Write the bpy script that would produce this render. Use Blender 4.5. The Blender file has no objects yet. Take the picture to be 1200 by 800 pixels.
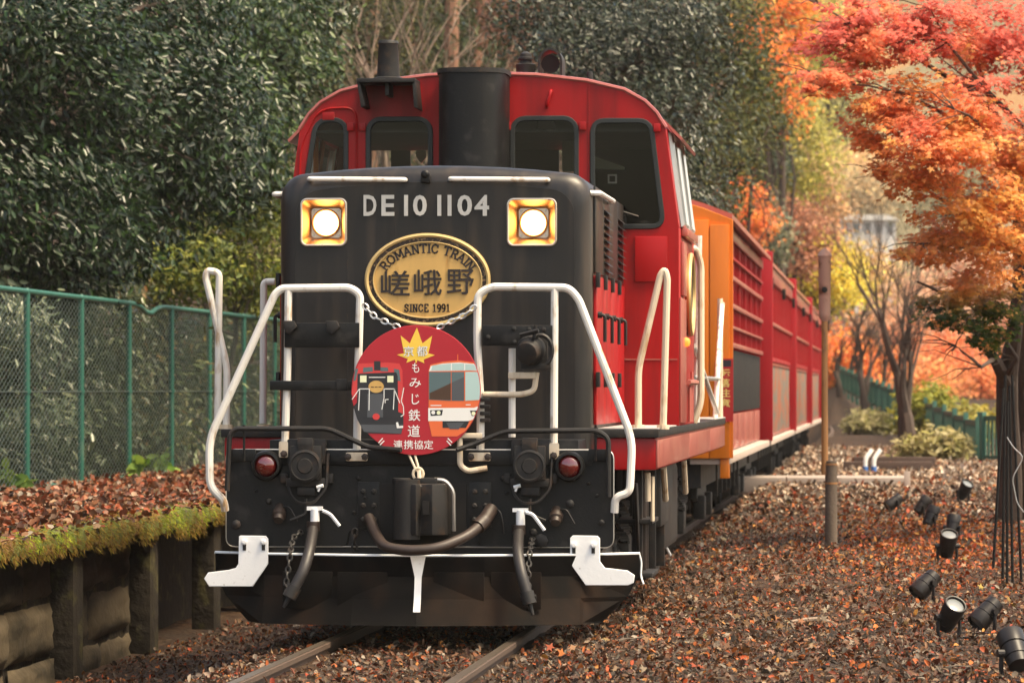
import bpy, bmesh, math, random
import numpy as np
from mathutils import Vector, Matrix, Euler

R = math.radians
random.seed(11)
rng = np.random.default_rng(11)
scene = bpy.context.scene
col = scene.collection

# ---------------------------------------------------------------- camera
F = 5400.0            # focal length in pixels of the 1200 px wide photograph
HC = 1.6              # eye height above the rail head
YAW = math.atan(444 / F)
PIT = math.atan(57 / F)
cam_data = bpy.data.cameras.new('camera')
cam = bpy.data.objects.new('camera', cam_data)
col.objects.link(cam)
cam.location = (0, 0, HC)
cam.rotation_euler = (math.pi / 2 + PIT, 0, YAW)
cam_data.sensor_width = 36
cam_data.lens = F / 1200 * 36
cam_data.clip_start = 0.5
cam_data.clip_end = 6000
cam_data.dof.use_dof = True
cam_data.dof.focus_distance = 30.5
cam_data.dof.aperture_fstop = 5.6
scene.camera = cam

# ---------------------------------------------------------------- sky, sun, exposure
SUN_DIR = Vector((0.44, -0.15, 0.87)).normalized()      # towards the sun
world = bpy.data.worlds.new('World')
scene.world = world
world.use_nodes = True
wn = world.node_tree.nodes
wl = world.node_tree.links
wn.clear()
wo = wn.new('ShaderNodeOutputWorld')
wb = wn.new('ShaderNodeBackground')
ws = wn.new('ShaderNodeTexSky')
ws.sky_type = 'NISHITA'
ws.sun_disc = False
ws.sun_elevation = math.asin(SUN_DIR.z)
ws.sun_rotation = math.atan2(SUN_DIR.x, SUN_DIR.y)
ws.air_density = 1.0
ws.dust_density = 4.0
ws.ozone_density = 0.6
wb.inputs['Strength'].default_value = 0.15
wl.new(ws.outputs[0], wb.inputs[0])
wl.new(wb.outputs[0], wo.inputs[0])
sd = bpy.data.lights.new('sun', 'SUN')
sd.energy = 2.0
sd.angle = R(16)
sd.color = (1.0, 0.91, 0.78)
sun = bpy.data.objects.new('sun', sd)
col.objects.link(sun)
sun.location = (20, 20, 40)
sun.rotation_euler = (-SUN_DIR).to_track_quat('-Z', 'Y').to_euler()
scene.view_settings.view_transform = 'Standard'
scene.view_settings.look = 'None'
scene.view_settings.gamma = 1
scene.view_settings.use_curve_mapping = False
scene.view_settings.exposure = 1.4
scene.view_settings.use_white_balance = True
scene.view_settings.white_balance_temperature = 8000
scene.view_settings.white_balance_tint = 6

RM = Euler(cam.rotation_euler).to_matrix()


def P(px, py, Y):
    """point on the plane Y = const that the photograph shows at px, py"""
    d = RM @ Vector(((px - 600) / F, (400 - py) / F, -1))
    t = Y / d.y
    return Vector((d.x * t, Y, HC + d.z * t))


# ---------------------------------------------------------------- helpers
def tag(o, label=None, cat=None, group=None, kind=None):
    if label: o['label'] = label
    if cat: o['category'] = cat
    if group: o['group'] = group
    if kind: o['kind'] = kind
    return o


def empty(name, loc, label=None, cat=None, group=None, rz=0):
    o = bpy.data.objects.new(name, None)
    o.empty_display_size = 0.2
    col.objects.link(o)
    o.location = loc
    o.rotation_euler = (0, 0, rz)
    return tag(o, label, cat, group)


def link_mesh(name, me, mats=None, parent=None):
    o = bpy.data.objects.new(name, me)
    col.objects.link(o)
    if mats is not None:
        if not isinstance(mats, (list, tuple)): mats = [mats]
        if not me.materials:
            for m in mats: me.materials.append(m)
    if parent is not None: o.parent = parent
    return o


def copy_tree(o, parent=None):
    c = o.copy()
    col.objects.link(c)
    c.parent = parent
    for ch in list(o.children): copy_tree(ch, c)
    return c


def bend(pts, r=0.05, n=5):
    """round the corners of a polyline"""
    pts = [Vector(p) for p in pts]
    out = [pts[0]]
    for i in range(1, len(pts) - 1):
        a, b, c = pts[i - 1], pts[i], pts[i + 1]
        d1 = (a - b); d2 = (c - b)
        k = min(r, d1.length * .45, d2.length * .45)
        p1 = b + d1.normalized() * k
        p2 = b + d2.normalized() * k
        for j in range(n + 1):
            t = j / n
            out.append(p1 * (1 - t) ** 2 + b * 2 * t * (1 - t) + p2 * t * t)
    out.append(pts[-1])
    return out


class MB:
    def __init__(s):
        s.v = []; s.f = []; s.m = []; s.mi = 0

    def add(s, vs, fs):
        o = len(s.v)
        s.v += [tuple(v) for v in vs]
        s.f += [tuple(i + o for i in f) for f in fs]
        s.m += [s.mi] * len(fs)
        return s

    def box(s, x0, x1, y0, y1, z0, z1):
        x0, x1 = min(x0, x1), max(x0, x1); y0, y1 = min(y0, y1), max(y0, y1); z0, z1 = min(z0, z1), max(z0, z1)
        return s.add([(x0, y0, z0), (x1, y0, z0), (x1, y1, z0), (x0, y1, z0), (x0, y0, z1), (x1, y0, z1), (x1, y1, z1), (x0, y1, z1)],
                     [(0, 3, 2, 1), (4, 5, 6, 7), (0, 1, 5, 4), (1, 2, 6, 5), (2, 3, 7, 6), (3, 0, 4, 7)])

    def tube(s, pts, r, n=8, cap=True, close=False):
        pts = [Vector(p) for p in pts]
        m = len(pts)
        rr = r if isinstance(r, (list, tuple)) else [r] * m
        vs = []; fs = []
        t0 = (pts[1] - pts[0]).normalized()
        u = t0.orthogonal().normalized()
        for i, p in enumerate(pts):
            if close: t = (pts[(i + 1) % m] - pts[i - 1]).normalized()
            elif i == 0: t = t0
            elif i == m - 1: t = (pts[i] - pts[i - 1]).normalized()
            else: t = ((pts[i + 1] - p).normalized() + (p - pts[i - 1]).normalized()).normalized()
            u = (u - t * u.dot(t))
            u = u.normalized() if u.length > 1e-6 else t.orthogonal().normalized()
            w = t.cross(u)
            for k in range(n):
                a = 2 * math.pi * k / n
                vs.append(p + (u * math.cos(a) + w * math.sin(a)) * rr[i])
        for i in range(m if close else m - 1):
            j = (i + 1) % m
            for k in range(n):
                k2 = (k + 1) % n
                fs.append((i * n + k, i * n + k2, j * n + k2, j * n + k))
        if cap and not close:
            fs.append(tuple(range(n))[::-1]); fs.append(tuple((m - 1) * n + k for k in range(n)))
        return s.add(vs, fs)

    def cyl(s, a, b, r, r2=None, n=16):
        return s.tube([a, b], [r, r if r2 is None else r2], n)

    def lathe(s, o, axis, prof, n=24):
        """prof: list of (distance along axis, radius)"""
        o = Vector(o); ax = Vector(axis).normalized(); u = ax.orthogonal().normalized(); w = ax.cross(u)
        vs = []; fs = []
        for d, r in prof:
            for k in range(n):
                a = 2 * math.pi * k / n
                vs.append(o + ax * d + (u * math.cos(a) + w * math.sin(a)) * max(r, 1e-4))
        for i in range(len(prof) - 1):
            for k in range(n):
                k2 = (k + 1) % n
                fs.append((i * n + k, i * n + k2, (i + 1) * n + k2, (i + 1) * n + k))
        fs.append(tuple(range(n))[::-1]); fs.append(tuple((len(prof) - 1) * n + k for k in range(n)))
        return s.add(vs, fs)

    def prism(s, pts, y0, y1):
        """outline in x, z extruded along y"""
        n = len(pts)
        a = sum(pts[i][0] * pts[(i + 1) % n][1] - pts[(i + 1) % n][0] * pts[i][1] for i in range(n))
        if a < 0: pts = pts[::-1]
        vs = [(p[0], y0, p[1]) for p in pts] + [(p[0], y1, p[1]) for p in pts]
        fs = [tuple(range(n)), tuple(range(2 * n - 1, n - 1, -1))]
        for i in range(n):
            j = (i + 1) % n
            fs.append((j, i, i + n, j + n))
        return s.add(vs, fs)

    def prismx(s, pts, x0, x1):
        """outline in y, z extruded along x"""
        n = len(pts)
        a = sum(pts[i][0] * pts[(i + 1) % n][1] - pts[(i + 1) % n][0] * pts[i][1] for i in range(n))
        if a < 0: pts = pts[::-1]
        vs = [(x1, p[0], p[1]) for p in pts] + [(x0, p[0], p[1]) for p in pts]
        fs = [tuple(range(n)), tuple(range(2 * n - 1, n - 1, -1))]
        for i in range(n):
            j = (i + 1) % n
            fs.append((j, i, i + n, j + n))
        return s.add(vs, fs)

    def flat(s, pts, y):
        """one flat face in the x, z plane, towards -y"""
        n = len(pts)
        a = sum(pts[i][0] * pts[(i + 1) % n][1] - pts[(i + 1) % n][0] * pts[i][1] for i in range(n))
        if a < 0: pts = pts[::-1]
        return s.add([(p[0], y, p[1]) for p in pts], [tuple(range(n))])

    def ribbon(s, pts, w, y):
        """stroke of width w in the x, z plane"""
        for (a, b) in zip(pts[:-1], pts[1:]):
            a = Vector(a); b = Vector(b); d = (b - a)
            if d.length < 1e-6: continue
            d = d.normalized(); nn = Vector((-d.y, d.x)) * w / 2; e = d * w * .2
            s.flat([a - e + nn, a - e - nn, b + e - nn, b + e + nn], y)
        return s

    def build(s, name, mats, parent=None, bev=0, seg=2, smooth=True, ang=35):
        me = bpy.data.meshes.new(name)
        me.from_pydata(s.v, [], s.f)
        if not isinstance(mats, (list, tuple)): mats = [mats]
        for m in mats: me.materials.append(m)
        if len(mats) > 1: me.polygons.foreach_set('material_index', s.m)
        if bev:
            bm = bmesh.new(); bm.from_mesh(me)
            bmesh.ops.remove_doubles(bm, verts=bm.verts, dist=1e-5)
            es = [e for e in bm.edges if len(e.link_faces) == 2 and e.calc_face_angle(0) > R(25)]
            bmesh.ops.bevel(bm, geom=es, offset=bev, segments=seg, affect='EDGES', profile=.6, clamp_overlap=True)
            bm.to_mesh(me); bm.free()
        if smooth:
            me.polygons.foreach_set('use_smooth', [True] * len(me.polygons))
            me.set_sharp_from_angle(angle=R(ang))
        me.update()
        return link_mesh(name, me, None, parent)


def rrect(x0, z0, x1, z1, r, n=5):
    out = []
    for cx, cz, a0 in ((x1 - r, z1 - r, 0), (x0 + r, z1 - r, 90), (x0 + r, z0 + r, 180), (x1 - r, z0 + r, 270)):
        for k in range(n + 1):
            a = R(a0 + 90 * k / n)
            out.append((cx + r * math.cos(a), cz + r * math.sin(a)))
    return out


def rpoly(pts, r, n=5):
    """closed polygon with rounded corners"""
    out = []
    m = len(pts)
    for i in range(m):
        a, b, c = Vector(pts[i - 1]), Vector(pts[i]), Vector(pts[(i + 1) % m])
        d1, d2 = a - b, c - b
        k = min(r, d1.length * .45, d2.length * .45)
        p1 = b + d1.normalized() * k; p2 = b + d2.normalized() * k
        for j in range(n + 1):
            t = j / n
            q_ = p1 * (1 - t) ** 2 + b * 2 * t * (1 - t) + p2 * t * t
            out.append((q_.x, q_.y))
    return out


def ell(cx, cz, rx, rz, n=48, a0=0, a1=360):
    m = n if a1 - a0 >= 360 else n + 1
    return [(cx + rx * math.cos(R(a0 + (a1 - a0) * k / n)), cz + rz * math.sin(R(a0 + (a1 - a0) * k / n))) for k in range(m)]


def curve_mesh(cu):
    o = bpy.data.objects.new('tmp', cu)
    col.objects.link(o)
    dg = bpy.context.evaluated_depsgraph_get()
    me = bpy.data.meshes.new_from_object(o.evaluated_get(dg))
    bpy.data.objects.remove(o)
    return me


def plate(name, outer, holes, y0, t, mats, parent=None, bev=.004):
    """flat sheet with holes in the x, z plane; its front face lies at y0"""
    cu = bpy.data.curves.new(name, 'CURVE')
    cu.dimensions = '2D'; cu.fill_mode = 'BOTH'
    cu.extrude = max(t / 2 - bev, 0.0002); cu.bevel_depth = bev; cu.bevel_resolution = 1; cu.offset = -bev
    for lp in [outer] + list(holes):
        sp = cu.splines.new('POLY'); sp.points.add(len(lp) - 1); sp.use_cyclic_u = True
        for i, p in enumerate(lp): sp.points[i].co = (p[0], p[1], 0, 1)
    me = curve_mesh(cu)
    me.transform(Matrix.Translation((0, y0 + t / 2, 0)) @ Matrix.Rotation(math.pi / 2, 4, 'X'))
    me.name = name
    me.materials.clear()
    me.polygons.foreach_set('use_smooth', [True] * len(me.polygons))
    me.set_sharp_from_angle(angle=R(35))
    return link_mesh(name, me, mats, parent)


_gl = {}
def glyph(ch, bold=0.0):
    """triangulated flat mesh of a character, as (verts, faces) scaled to a unit box"""
    k = (ch, bold)
    if k not in _gl:
        cu = bpy.data.curves.new('g', 'FONT')
        cu.body = ch; cu.size = 1; cu.offset = bold; cu.resolution_u = 3
        me = curve_mesh(cu)
        v = [(p.co.x, p.co.y) for p in me.vertices]
        f = [tuple(p.vertices) for p in me.polygons]
        xs = [p[0] for p in v]; zs = [p[1] for p in v]
        x0, x1, z0, z1 = min(xs), max(xs), min(zs), max(zs)
        v = [((a - x0) / (x1 - x0), (b - z0) / (z1 - z0)) for a, b in v]
        _gl[k] = (v, f, (x1 - x0) / (z1 - z0))
    return _gl[k]


def put_glyph(mb, ch, x0, z0, x1, z1, y, bold=0.0, rot=0.0, thick=0.0):
    v, f, asp = glyph(ch, bold)
    cx, cz = (x0 + x1) / 2, (z0 + z1) / 2
    c, s_ = math.cos(rot), math.sin(rot)
    vs = []
    for a, b in v:
        dx = (a - .5) * (x1 - x0); dz = (b - .5) * (z1 - z0)
        vs.append((cx + dx * c - dz * s_, y, cz + dx * s_ + dz * c))
    mb.add(vs, f)
    if thick:                     # a raised letter: walls from the outline back to y + thick
        cnt = {}
        for t in f:
            for i in range(len(t)):
                e = (t[i], t[(i + 1) % len(t)])
                if (e[1], e[0]) in cnt: del cnt[(e[1], e[0])]
                else: cnt[e] = 1
        n = len(vs)
        vv = vs + [(p[0], p[1] + thick, p[2]) for p in vs]
        mb.add(vv, [(b, a, a + n, b + n) for a, b in cnt])


# ---------------------------------------------------------------- materials
def mk(name, c, rough=.5, metal=0.0, var=.15, scale=(6, 6, 6), c2=None, lo=.5, hi=.65, dscale=(3, 3, 3), bump=0.0, bscale=40, spec=.5, rvar=.1, coat=0):
    m = bpy.data.materials.new(name); m.use_nodes = True
    nt = m.node_tree; nd = nt.nodes; lk = nt.links
    b = nd['Principled BSDF']
    tc = nd.new('ShaderNodeTexCoord')
    def noise(sc, detail=4):
        mp = nd.new('ShaderNodeMapping'); mp.inputs['Scale'].default_value = sc
        lk.new(tc.outputs['Object'], mp.inputs[0])
        t = nd.new('ShaderNodeTexNoise'); t.inputs['Scale'].default_value = 1; t.inputs['Detail'].default_value = detail
        lk.new(mp.outputs[0], t.inputs['Vector'])
        return t
    n1 = noise(scale)
    mx = nd.new('ShaderNodeMix'); mx.data_type = 'RGBA'
    mx.inputs[6].default_value = (*[x * (1 - var) for x in c], 1)
    mx.inputs[7].default_value = (*[min(1, x * (1 + var)) for x in c], 1)
    lk.new(n1.outputs[0], mx.inputs[0])
    out = mx.outputs[2]
    if c2 is not None:
        n2 = noise(dscale, 6)
        mr = nd.new('ShaderNodeMapRange'); mr.inputs[1].default_value = lo; mr.inputs[2].default_value = hi
        lk.new(n2.outputs[0], mr.inputs[0])
        m2 = nd.new('ShaderNodeMix'); m2.data_type = 'RGBA'
        lk.new(mr.outputs[0], m2.inputs[0]); lk.new(out, m2.inputs[6]); m2.inputs[7].default_value = (*c2, 1)
        out = m2.outputs[2]
    lk.new(out, b.inputs['Base Color'])
    rr = nd.new('ShaderNodeMapRange'); rr.inputs[3].default_value = max(.03, rough - rvar); rr.inputs[4].default_value = min(1, rough + rvar)
    lk.new(n1.outputs[0], rr.inputs[0]); lk.new(rr.outputs[0], b.inputs['Roughness'])
    b.inputs['Metallic'].default_value = metal
    b.inputs['Specular IOR Level'].default_value = spec
    b.inputs['Coat Weight'].default_value = coat
    if bump:
        n3 = noise((bscale,) * 3, 5)
        bp = nd.new('ShaderNodeBump'); bp.inputs['Strength'].default_value = bump; bp.inputs['Distance'].default_value = .02
        lk.new(n3.outputs[0], bp.inputs['Height']); lk.new(bp.outputs[0], b.inputs['Normal'])
    return m


def mk_leaf(name, rough=.4, trans=.3, spec=.5):
    m = bpy.data.materials.new(name); m.use_nodes = True
    nt = m.node_tree; nd = nt.nodes; lk = nt.links
    b = nd['Principled BSDF']; o = nd['Material Output']
    a = nd.new('ShaderNodeAttribute'); a.attribute_name = 'Col'
    lk.new(a.outputs['Color'], b.inputs['Base Color'])
    b.inputs['Roughness'].default_value = rough
    b.inputs['Specular IOR Level'].default_value = spec
    t = nd.new('ShaderNodeBsdfTranslucent'); lk.new(a.outputs['Color'], t.inputs[0])
    mx = nd.new('ShaderNodeMixShader'); mx.inputs[0].default_value = trans
    lk.new(b.outputs[0], mx.inputs[1]); lk.new(t.outputs[0], mx.inputs[2]); lk.new(mx.outputs[0], o.inputs[0])
    return m


def mk_emit(name, c, s):
    m = bpy.data.materials.new(name); m.use_nodes = True
    b = m.node_tree.nodes['Principled BSDF']
    b.inputs['Base Color'].default_value = (*c, 1)
    b.inputs['Emission Color'].default_value = (*c, 1)
    b.inputs['Emission Strength'].default_value = s
    return m


def mk_glass(name, tint=(.66, .67, .66), refl=-.015):
    m = bpy.data.materials.new(name); m.use_nodes = True
    nt = m.node_tree; nd = nt.nodes; lk = nt.links
    nd.remove(nd['Principled BSDF']); o = nd['Material Output']
    t = nd.new('ShaderNodeBsdfTransparent'); t.inputs[0].default_value = (*tint, 1)
    g = nd.new('ShaderNodeBsdfGlossy'); g.inputs['Roughness'].default_value = .04
    f = nd.new('ShaderNodeFresnel'); f.inputs[0].default_value = 1.5
    ad = nd.new('ShaderNodeMath'); ad.operation = 'ADD'; ad.inputs[1].default_value = refl; ad.use_clamp = True
    lk.new(f.outputs[0], ad.inputs[0])
    mx = nd.new('ShaderNodeMixShader')
    lk.new(ad.outputs[0], mx.inputs[0]); lk.new(t.outputs[0], mx.inputs[1]); lk.new(g.outputs[0], mx.inputs[2]); lk.new(mx.outputs[0], o.inputs[0])
    return m


M = {}
M['black'] = mk('black_paint', (.012, .010, .0095), .36, var=.3, scale=(9, 9, 1.2), c2=(.044, .031, .023), lo=.48, hi=.74, dscale=(8, 8, .7), bump=.10, bscale=5, spec=.42)
M['black2'] = mk('black_beam_paint', (.006, .0057, .0057), .46, var=.35, scale=(5, 5, 5), c2=(.022, .020, .019), lo=.56, hi=.7, dscale=(9, 9, 9), bump=.08, bscale=60, spec=.28)
M['iron'] = mk('dark_iron', (.017, .0155, .015), .55, var=.4, c2=(.05, .03, .02), lo=.55, hi=.75, dscale=(14, 14, 14), bump=.1, spec=.3)
M['plow'] = mk('plough_steel', (.0045, .0038, .0034), .75, var=.35, scale=(4, 4, 2), c2=(.020, .011, .007), lo=.50, hi=.72, dscale=(3, 3, 2), bump=.05, spec=.08)
M['red'] = mk('red_paint', (.36, .0075, .0105), .38, spec=.26, var=.10, scale=(5, 5, 1.5), c2=(.20, .007, .008), lo=.5, hi=.8, dscale=(6, 6, 1.2), bump=.02)
M['cabred'] = mk('cab_red_paint', (.34, .0075, .0095), .40, spec=.26, var=.14, scale=(4, 4, 1.2), c2=(.13, .007, .007), lo=.46, hi=.8, dscale=(8, 8, .8), bump=.03, bscale=14)
M['carred'] = mk('carriage_red_paint', (.33, .009, .015), .45, spec=.28, var=.12, scale=(3, 1, 3))
M['orange'] = mk('orange_paint', (.68, .17, .010), .42, var=.08, scale=(8, 8, 1.4), c2=(.55, .13, .008), lo=.55, hi=.8, dscale=(9, 9, 1))
M['white'] = mk('white_rail_paint', (.74, .70, .64), .42, var=.08, scale=(20, 20, 8), c2=(.40, .25, .13), lo=.55, hi=.70, dscale=(14, 14, 5))
M['cream'] = mk('cream_rail_paint', (.66, .54, .40), .45, var=.08, scale=(20, 20, 8), c2=(.40, .24, .12), lo=.55, hi=.75, dscale=(14, 14, 5))
M['whitep'] = mk('white_plate_paint', (.80, .80, .80), .5, var=.03, c2=(.5, .48, .46), lo=.66, hi=.74, dscale=(30, 30, 30), bump=.05)
M['steel'] = mk('bright_steel', (.62, .60, .57), .35, .9, var=.1)
M['letter'] = mk('cast_letter_metal', (.62, .58, .53), .42, .6, var=.12, scale=(30, 30, 10))
M['copper'] = mk('lamp_reflector', (.60, .33, .17), .42, 1.0, var=.12, scale=(9, 9, 9))
M['bezel'] = mk('lamp_bezel', (.75, .62, .50), .3, .9, var=.08)
M['lamp'] = mk_emit('lit_headlamp', (1.0, .66, .28), 3.6)
M['sidelamp'] = mk_emit('lit_side_lamp', (1.0, .16, .03), 1.0)
M['redlens'] = mk('red_lamp_lens', (.11, .006, .006), .06, var=.1, spec=.9, rvar=.02, coat=1)
M['glass'] = mk_glass('cab_glass')
M['rubber'] = mk('black_rubber', (.012, .014, .013), .5, var=.2)
M['rubberhose'] = mk('rubber_hose', (.022, .018, .017), .5, var=.3, scale=(30, 30, 30))
M['brownhose'] = mk('brown_hose', (.032, .019, .014), .5, var=.3, scale=(20, 60, 20))
M['gold'] = mk('gilt_face', (.62, .37, .12), .45, .15, var=.12, scale=(14, 14, 3), c2=(.40, .20, .05), lo=.6, hi=.8, dscale=(12, 12, 2))
M['goldrim'] = mk('gilt_rim', (.66, .46, .20), .42, .5, var=.15)
M['braid'] = mk('dark_braid', (.03, .018, .012), .5, .3, var=.9, scale=(60, 60, 60), c2=(.26, .16, .08), lo=.55, hi=.62, dscale=(55, 55, 55))
M['ink'] = mk('dark_lettering', (.022, .014, .012), .5)
M['disc'] = mk('headmark_red', (.42, .014, .026), .38, var=.05)
M['leafyellow'] = mk('print_yellow', (.86, .56, .08), .4, var=.05)
M['pwhite'] = mk('print_white', (.80, .79, .76), .4, var=.03)
M['pblack'] = mk('print_black', (.022, .022, .026), .4, var=.1)
M['pgrey'] = mk('print_grey', (.075, .08, .09), .4, var=.1)
M['pteal'] = mk('print_teal_grey', (.09, .14, .15), .4, var=.1)
M['ppale'] = mk('print_pale_teal', (.42, .58, .56), .4, var=.05)
M['porange'] = mk('print_orange', (.78, .15, .05), .4, var=.05)
M['pred'] = mk('print_red', (.62, .05, .05), .4, var=.05)
M['plamp'] = mk('print_lamp_cream', (.80, .82, .55), .4, var=.05)
M['pbrown'] = mk('print_brown', (.07, .035, .02), .4)
M['deckpale'] = mk('worn_deck', (.42, .40, .38), .5, var=.2)
M['inner'] = mk('cab_interior', (.05, .045, .04), .7, var=.2)
M['innerpale'] = mk('cab_interior_pale', (.35, .40, .30), .6, var=.1)
M['pinkside'] = mk('lit_red_side', (.38, .10, .08), .34, var=.12, scale=(3, 1.2, 3), c2=(.26, .03, .028), lo=.5, hi=.8, dscale=(5, 2, 2), coat=.2)  # red made pale and pinkish: light grazing the sides put into the colour
M['plank'] = mk('pale_step_board', (.46, .36, .30), .6, var=.15)
M['tanpanel'] = mk('tan_panel', (.30, .105, .06), .75, spec=.12, var=.2, scale=(2, 1, 6), c2=(.16, .14, .115), lo=.44, hi=.56, dscale=(2, .9, 4.5))
M['carglass'] = mk('carriage_glass', (.18, .20, .17), .12, var=.2, scale=(2, 1, 5), spec=.8)
M['slat'] = mk('dark_louvre', (.016, .014, .013), .6, var=.2, spec=.2)
M['signred'] = mk('sign_red', (.45, .02, .02), .4, var=.05)
M['signyellow'] = mk('sign_yellow', (.80, .58, .18), .4, var=.05)
M['railtop'] = mk('rail_steel', (.15, .115, .085), .4, .7, var=.2, scale=(40, 2, 40))
M['railside'] = mk('rail_rust', (.07, .042, .028), .75, var=.4, bump=.2)
M['conc'] = mk('old_concrete', (.125, .098, .066), .9, var=.4, scale=(3, .8, 3), c2=(.03, .025, .018), lo=.44, hi=.62, dscale=(3.2, .7, 3.2), bump=.8, bscale=9, spec=.15)
M['concdark'] = mk('dark_concrete', (.034, .028, .022), .9, var=.4, c2=(.085, .075, .035), lo=.54, hi=.68, dscale=(7, 3, 5), bump=.9, bscale=14, spec=.15)
M['green'] = mk('green_fence_paint', (.018, .105, .075), .45, var=.1, scale=(9, 9, 4), c2=(.07, .14, .105), lo=.6, hi=.75, dscale=(9, 9, 3))
M['wire'] = mk('green_wire', (.06, .085, .072), .5, var=.1)
M['dkgreen'] = mk('dark_green_fence', (.025, .105, .075), .55, var=.2)
M['wood'] = mk('weathered_post', (.11, .08, .058), .85, var=.35, scale=(30, 30, 3), bump=.4, bscale=40)
M['timber'] = mk('dark_timber', (.075, .045, .034), .85, var=.35, scale=(3, 20, 20), bump=.3)
M['rustpole'] = mk('ochre_pole', (.34, .155, .05), .55, var=.15, scale=(8, 8, 2), c2=(.15, .07, .03), lo=.55, hi=.7, dscale=(16, 16, 4))
M['polecap'] = mk('brown_pole_lamp', (.40, .22, .16), .45, var=.2, c2=(.16, .06, .03), lo=.55, hi=.7, dscale=(9, 9, 9))
M['bark'] = mk('bark', (.075, .050, .038), .9, var=.4, scale=(14, 14, 3), bump=.5, bscale=18)
M['barkpale'] = mk('pale_bark', (.25, .18, .135), .9, var=.3, scale=(10, 10, 3), bump=.4)
M['barkred'] = mk('cedar_bark', (.32, .16, .10), .9, var=.3, scale=(16, 16, 2), bump=.4)
M['spot'] = mk('spotlight_black', (.017, .014, .0135), .42, var=.25, spec=.3)
M['spotlens'] = mk('spotlight_glass', (.17, .18, .18), .12, var=.1, spec=.8)
M['stake'] = mk('black_stake', (.007, .0065, .0065), .7, var=.2, spec=.12)
M['slab'] = mk('crossing_slab', (.32, .26, .22), .8, var=.15, c2=(.26, .2, .16), lo=.5, hi=.7, bump=.2)
M['blue'] = mk('blue_pipe_band', (.05, .16, .42), .4)
M['white2'] = mk('white_pipe', (.75, .75, .72), .4, var=.04)
M['bwall'] = mk('white_house_wall', (.80, .79, .76), .7, var=.04, scale=(.5, .5, .5))
M['bglass'] = mk('house_glass', (.22, .24, .25), .15)
M['leafgloss'] = mk_leaf('glossy_leaf', .26, .18, .36)
M['leafsoft'] = mk_leaf('soft_leaf', .5, .38, .35)
M['leafmaple'] = mk_leaf('maple_leaf', .5, .5, .3)
M['litter'] = mk_leaf('dry_leaf', .62, .12, .3)
M['moss'] = mk_leaf('moss_blade', .8, .3, .2)

# ---------------------------------------------------------------- terrain
XC = -3.0             # track centre line


def sstep(a, b, x):
    t = np.clip((x - a) / (b - a), 0, 1)
    return t * t * (3 - 2 * t)


def vnoise(x, y, s, seed=0):
    """smooth value noise"""
    x = np.asarray(x) / s + 100.3 + seed * 17.1; y = np.asarray(y) / s + 57.7 + seed * 9.3
    xi = np.floor(x); yi = np.floor(y); fx = x - xi; fy = y - yi
    fx = fx * fx * (3 - 2 * fx); fy = fy * fy * (3 - 2 * fy)
    h = lambda a, b: np.modf(np.abs(np.sin(a * 127.1 + b * 311.7 + seed * 3.3) * 43758.5453))[0]
    return (h(xi, yi) * (1 - fx) + h(xi + 1, yi) * fx) * (1 - fy) + (h(xi, yi + 1) * (1 - fx) + h(xi + 1, yi + 1) * fx) * fy


def gz(X, Y):
    X = np.asarray(X, float); Y = np.asarray(Y, float)
    right = np.interp(Y, [0, 28, 44, 55, 65, 90, 130], [-.03, .0, .09, .24, .34, .48, .6])
    right = right + .05 * (vnoise(X, Y, 1.3) - .5) + .03 * (vnoise(X, Y, .4, 2) - .5)
    track = -.075 + .02 * (vnoise(X, Y, .5, 4) - .5)
    z = track + (right - track) * sstep(-2.35, -1.5, X)
    # gutter left of the track
    gut = -.58 + .06 * (vnoise(X, Y, .6, 5) - .5)
    z = z + (gut - z) * sstep(-3.75, -5.3, X)
    # bank behind the fence on the left, rising into the hill
    z = np.where(X < -9.3, .40 + .8 * np.maximum(-10.4 - X, 0) ** .95 + .5 * (vnoise(X, Y, 3, 6) - .5) * sstep(-10.4, -12, X), z)
    z = np.where((X < -9.3) | (Y > 118), np.minimum(z, 58), z)
    # river bank on the right
    z = z - .25 * np.maximum(X - 5.5, 0) * sstep(40, 60, Y) * (1 - sstep(170, 230, Y)) * (X < 60)
    # valley head in the distance
    far = np.clip(Y - 118, 0, 240) * (.24 * sstep(1, -7, X + .012 * Y) + .032)
    z = z + far + 1.5 * sstep(140, 240, Y) * (vnoise(X, Y, 38, 9) - .5)
    return np.where(Y < 34, np.minimum(z, 6), z)


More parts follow.
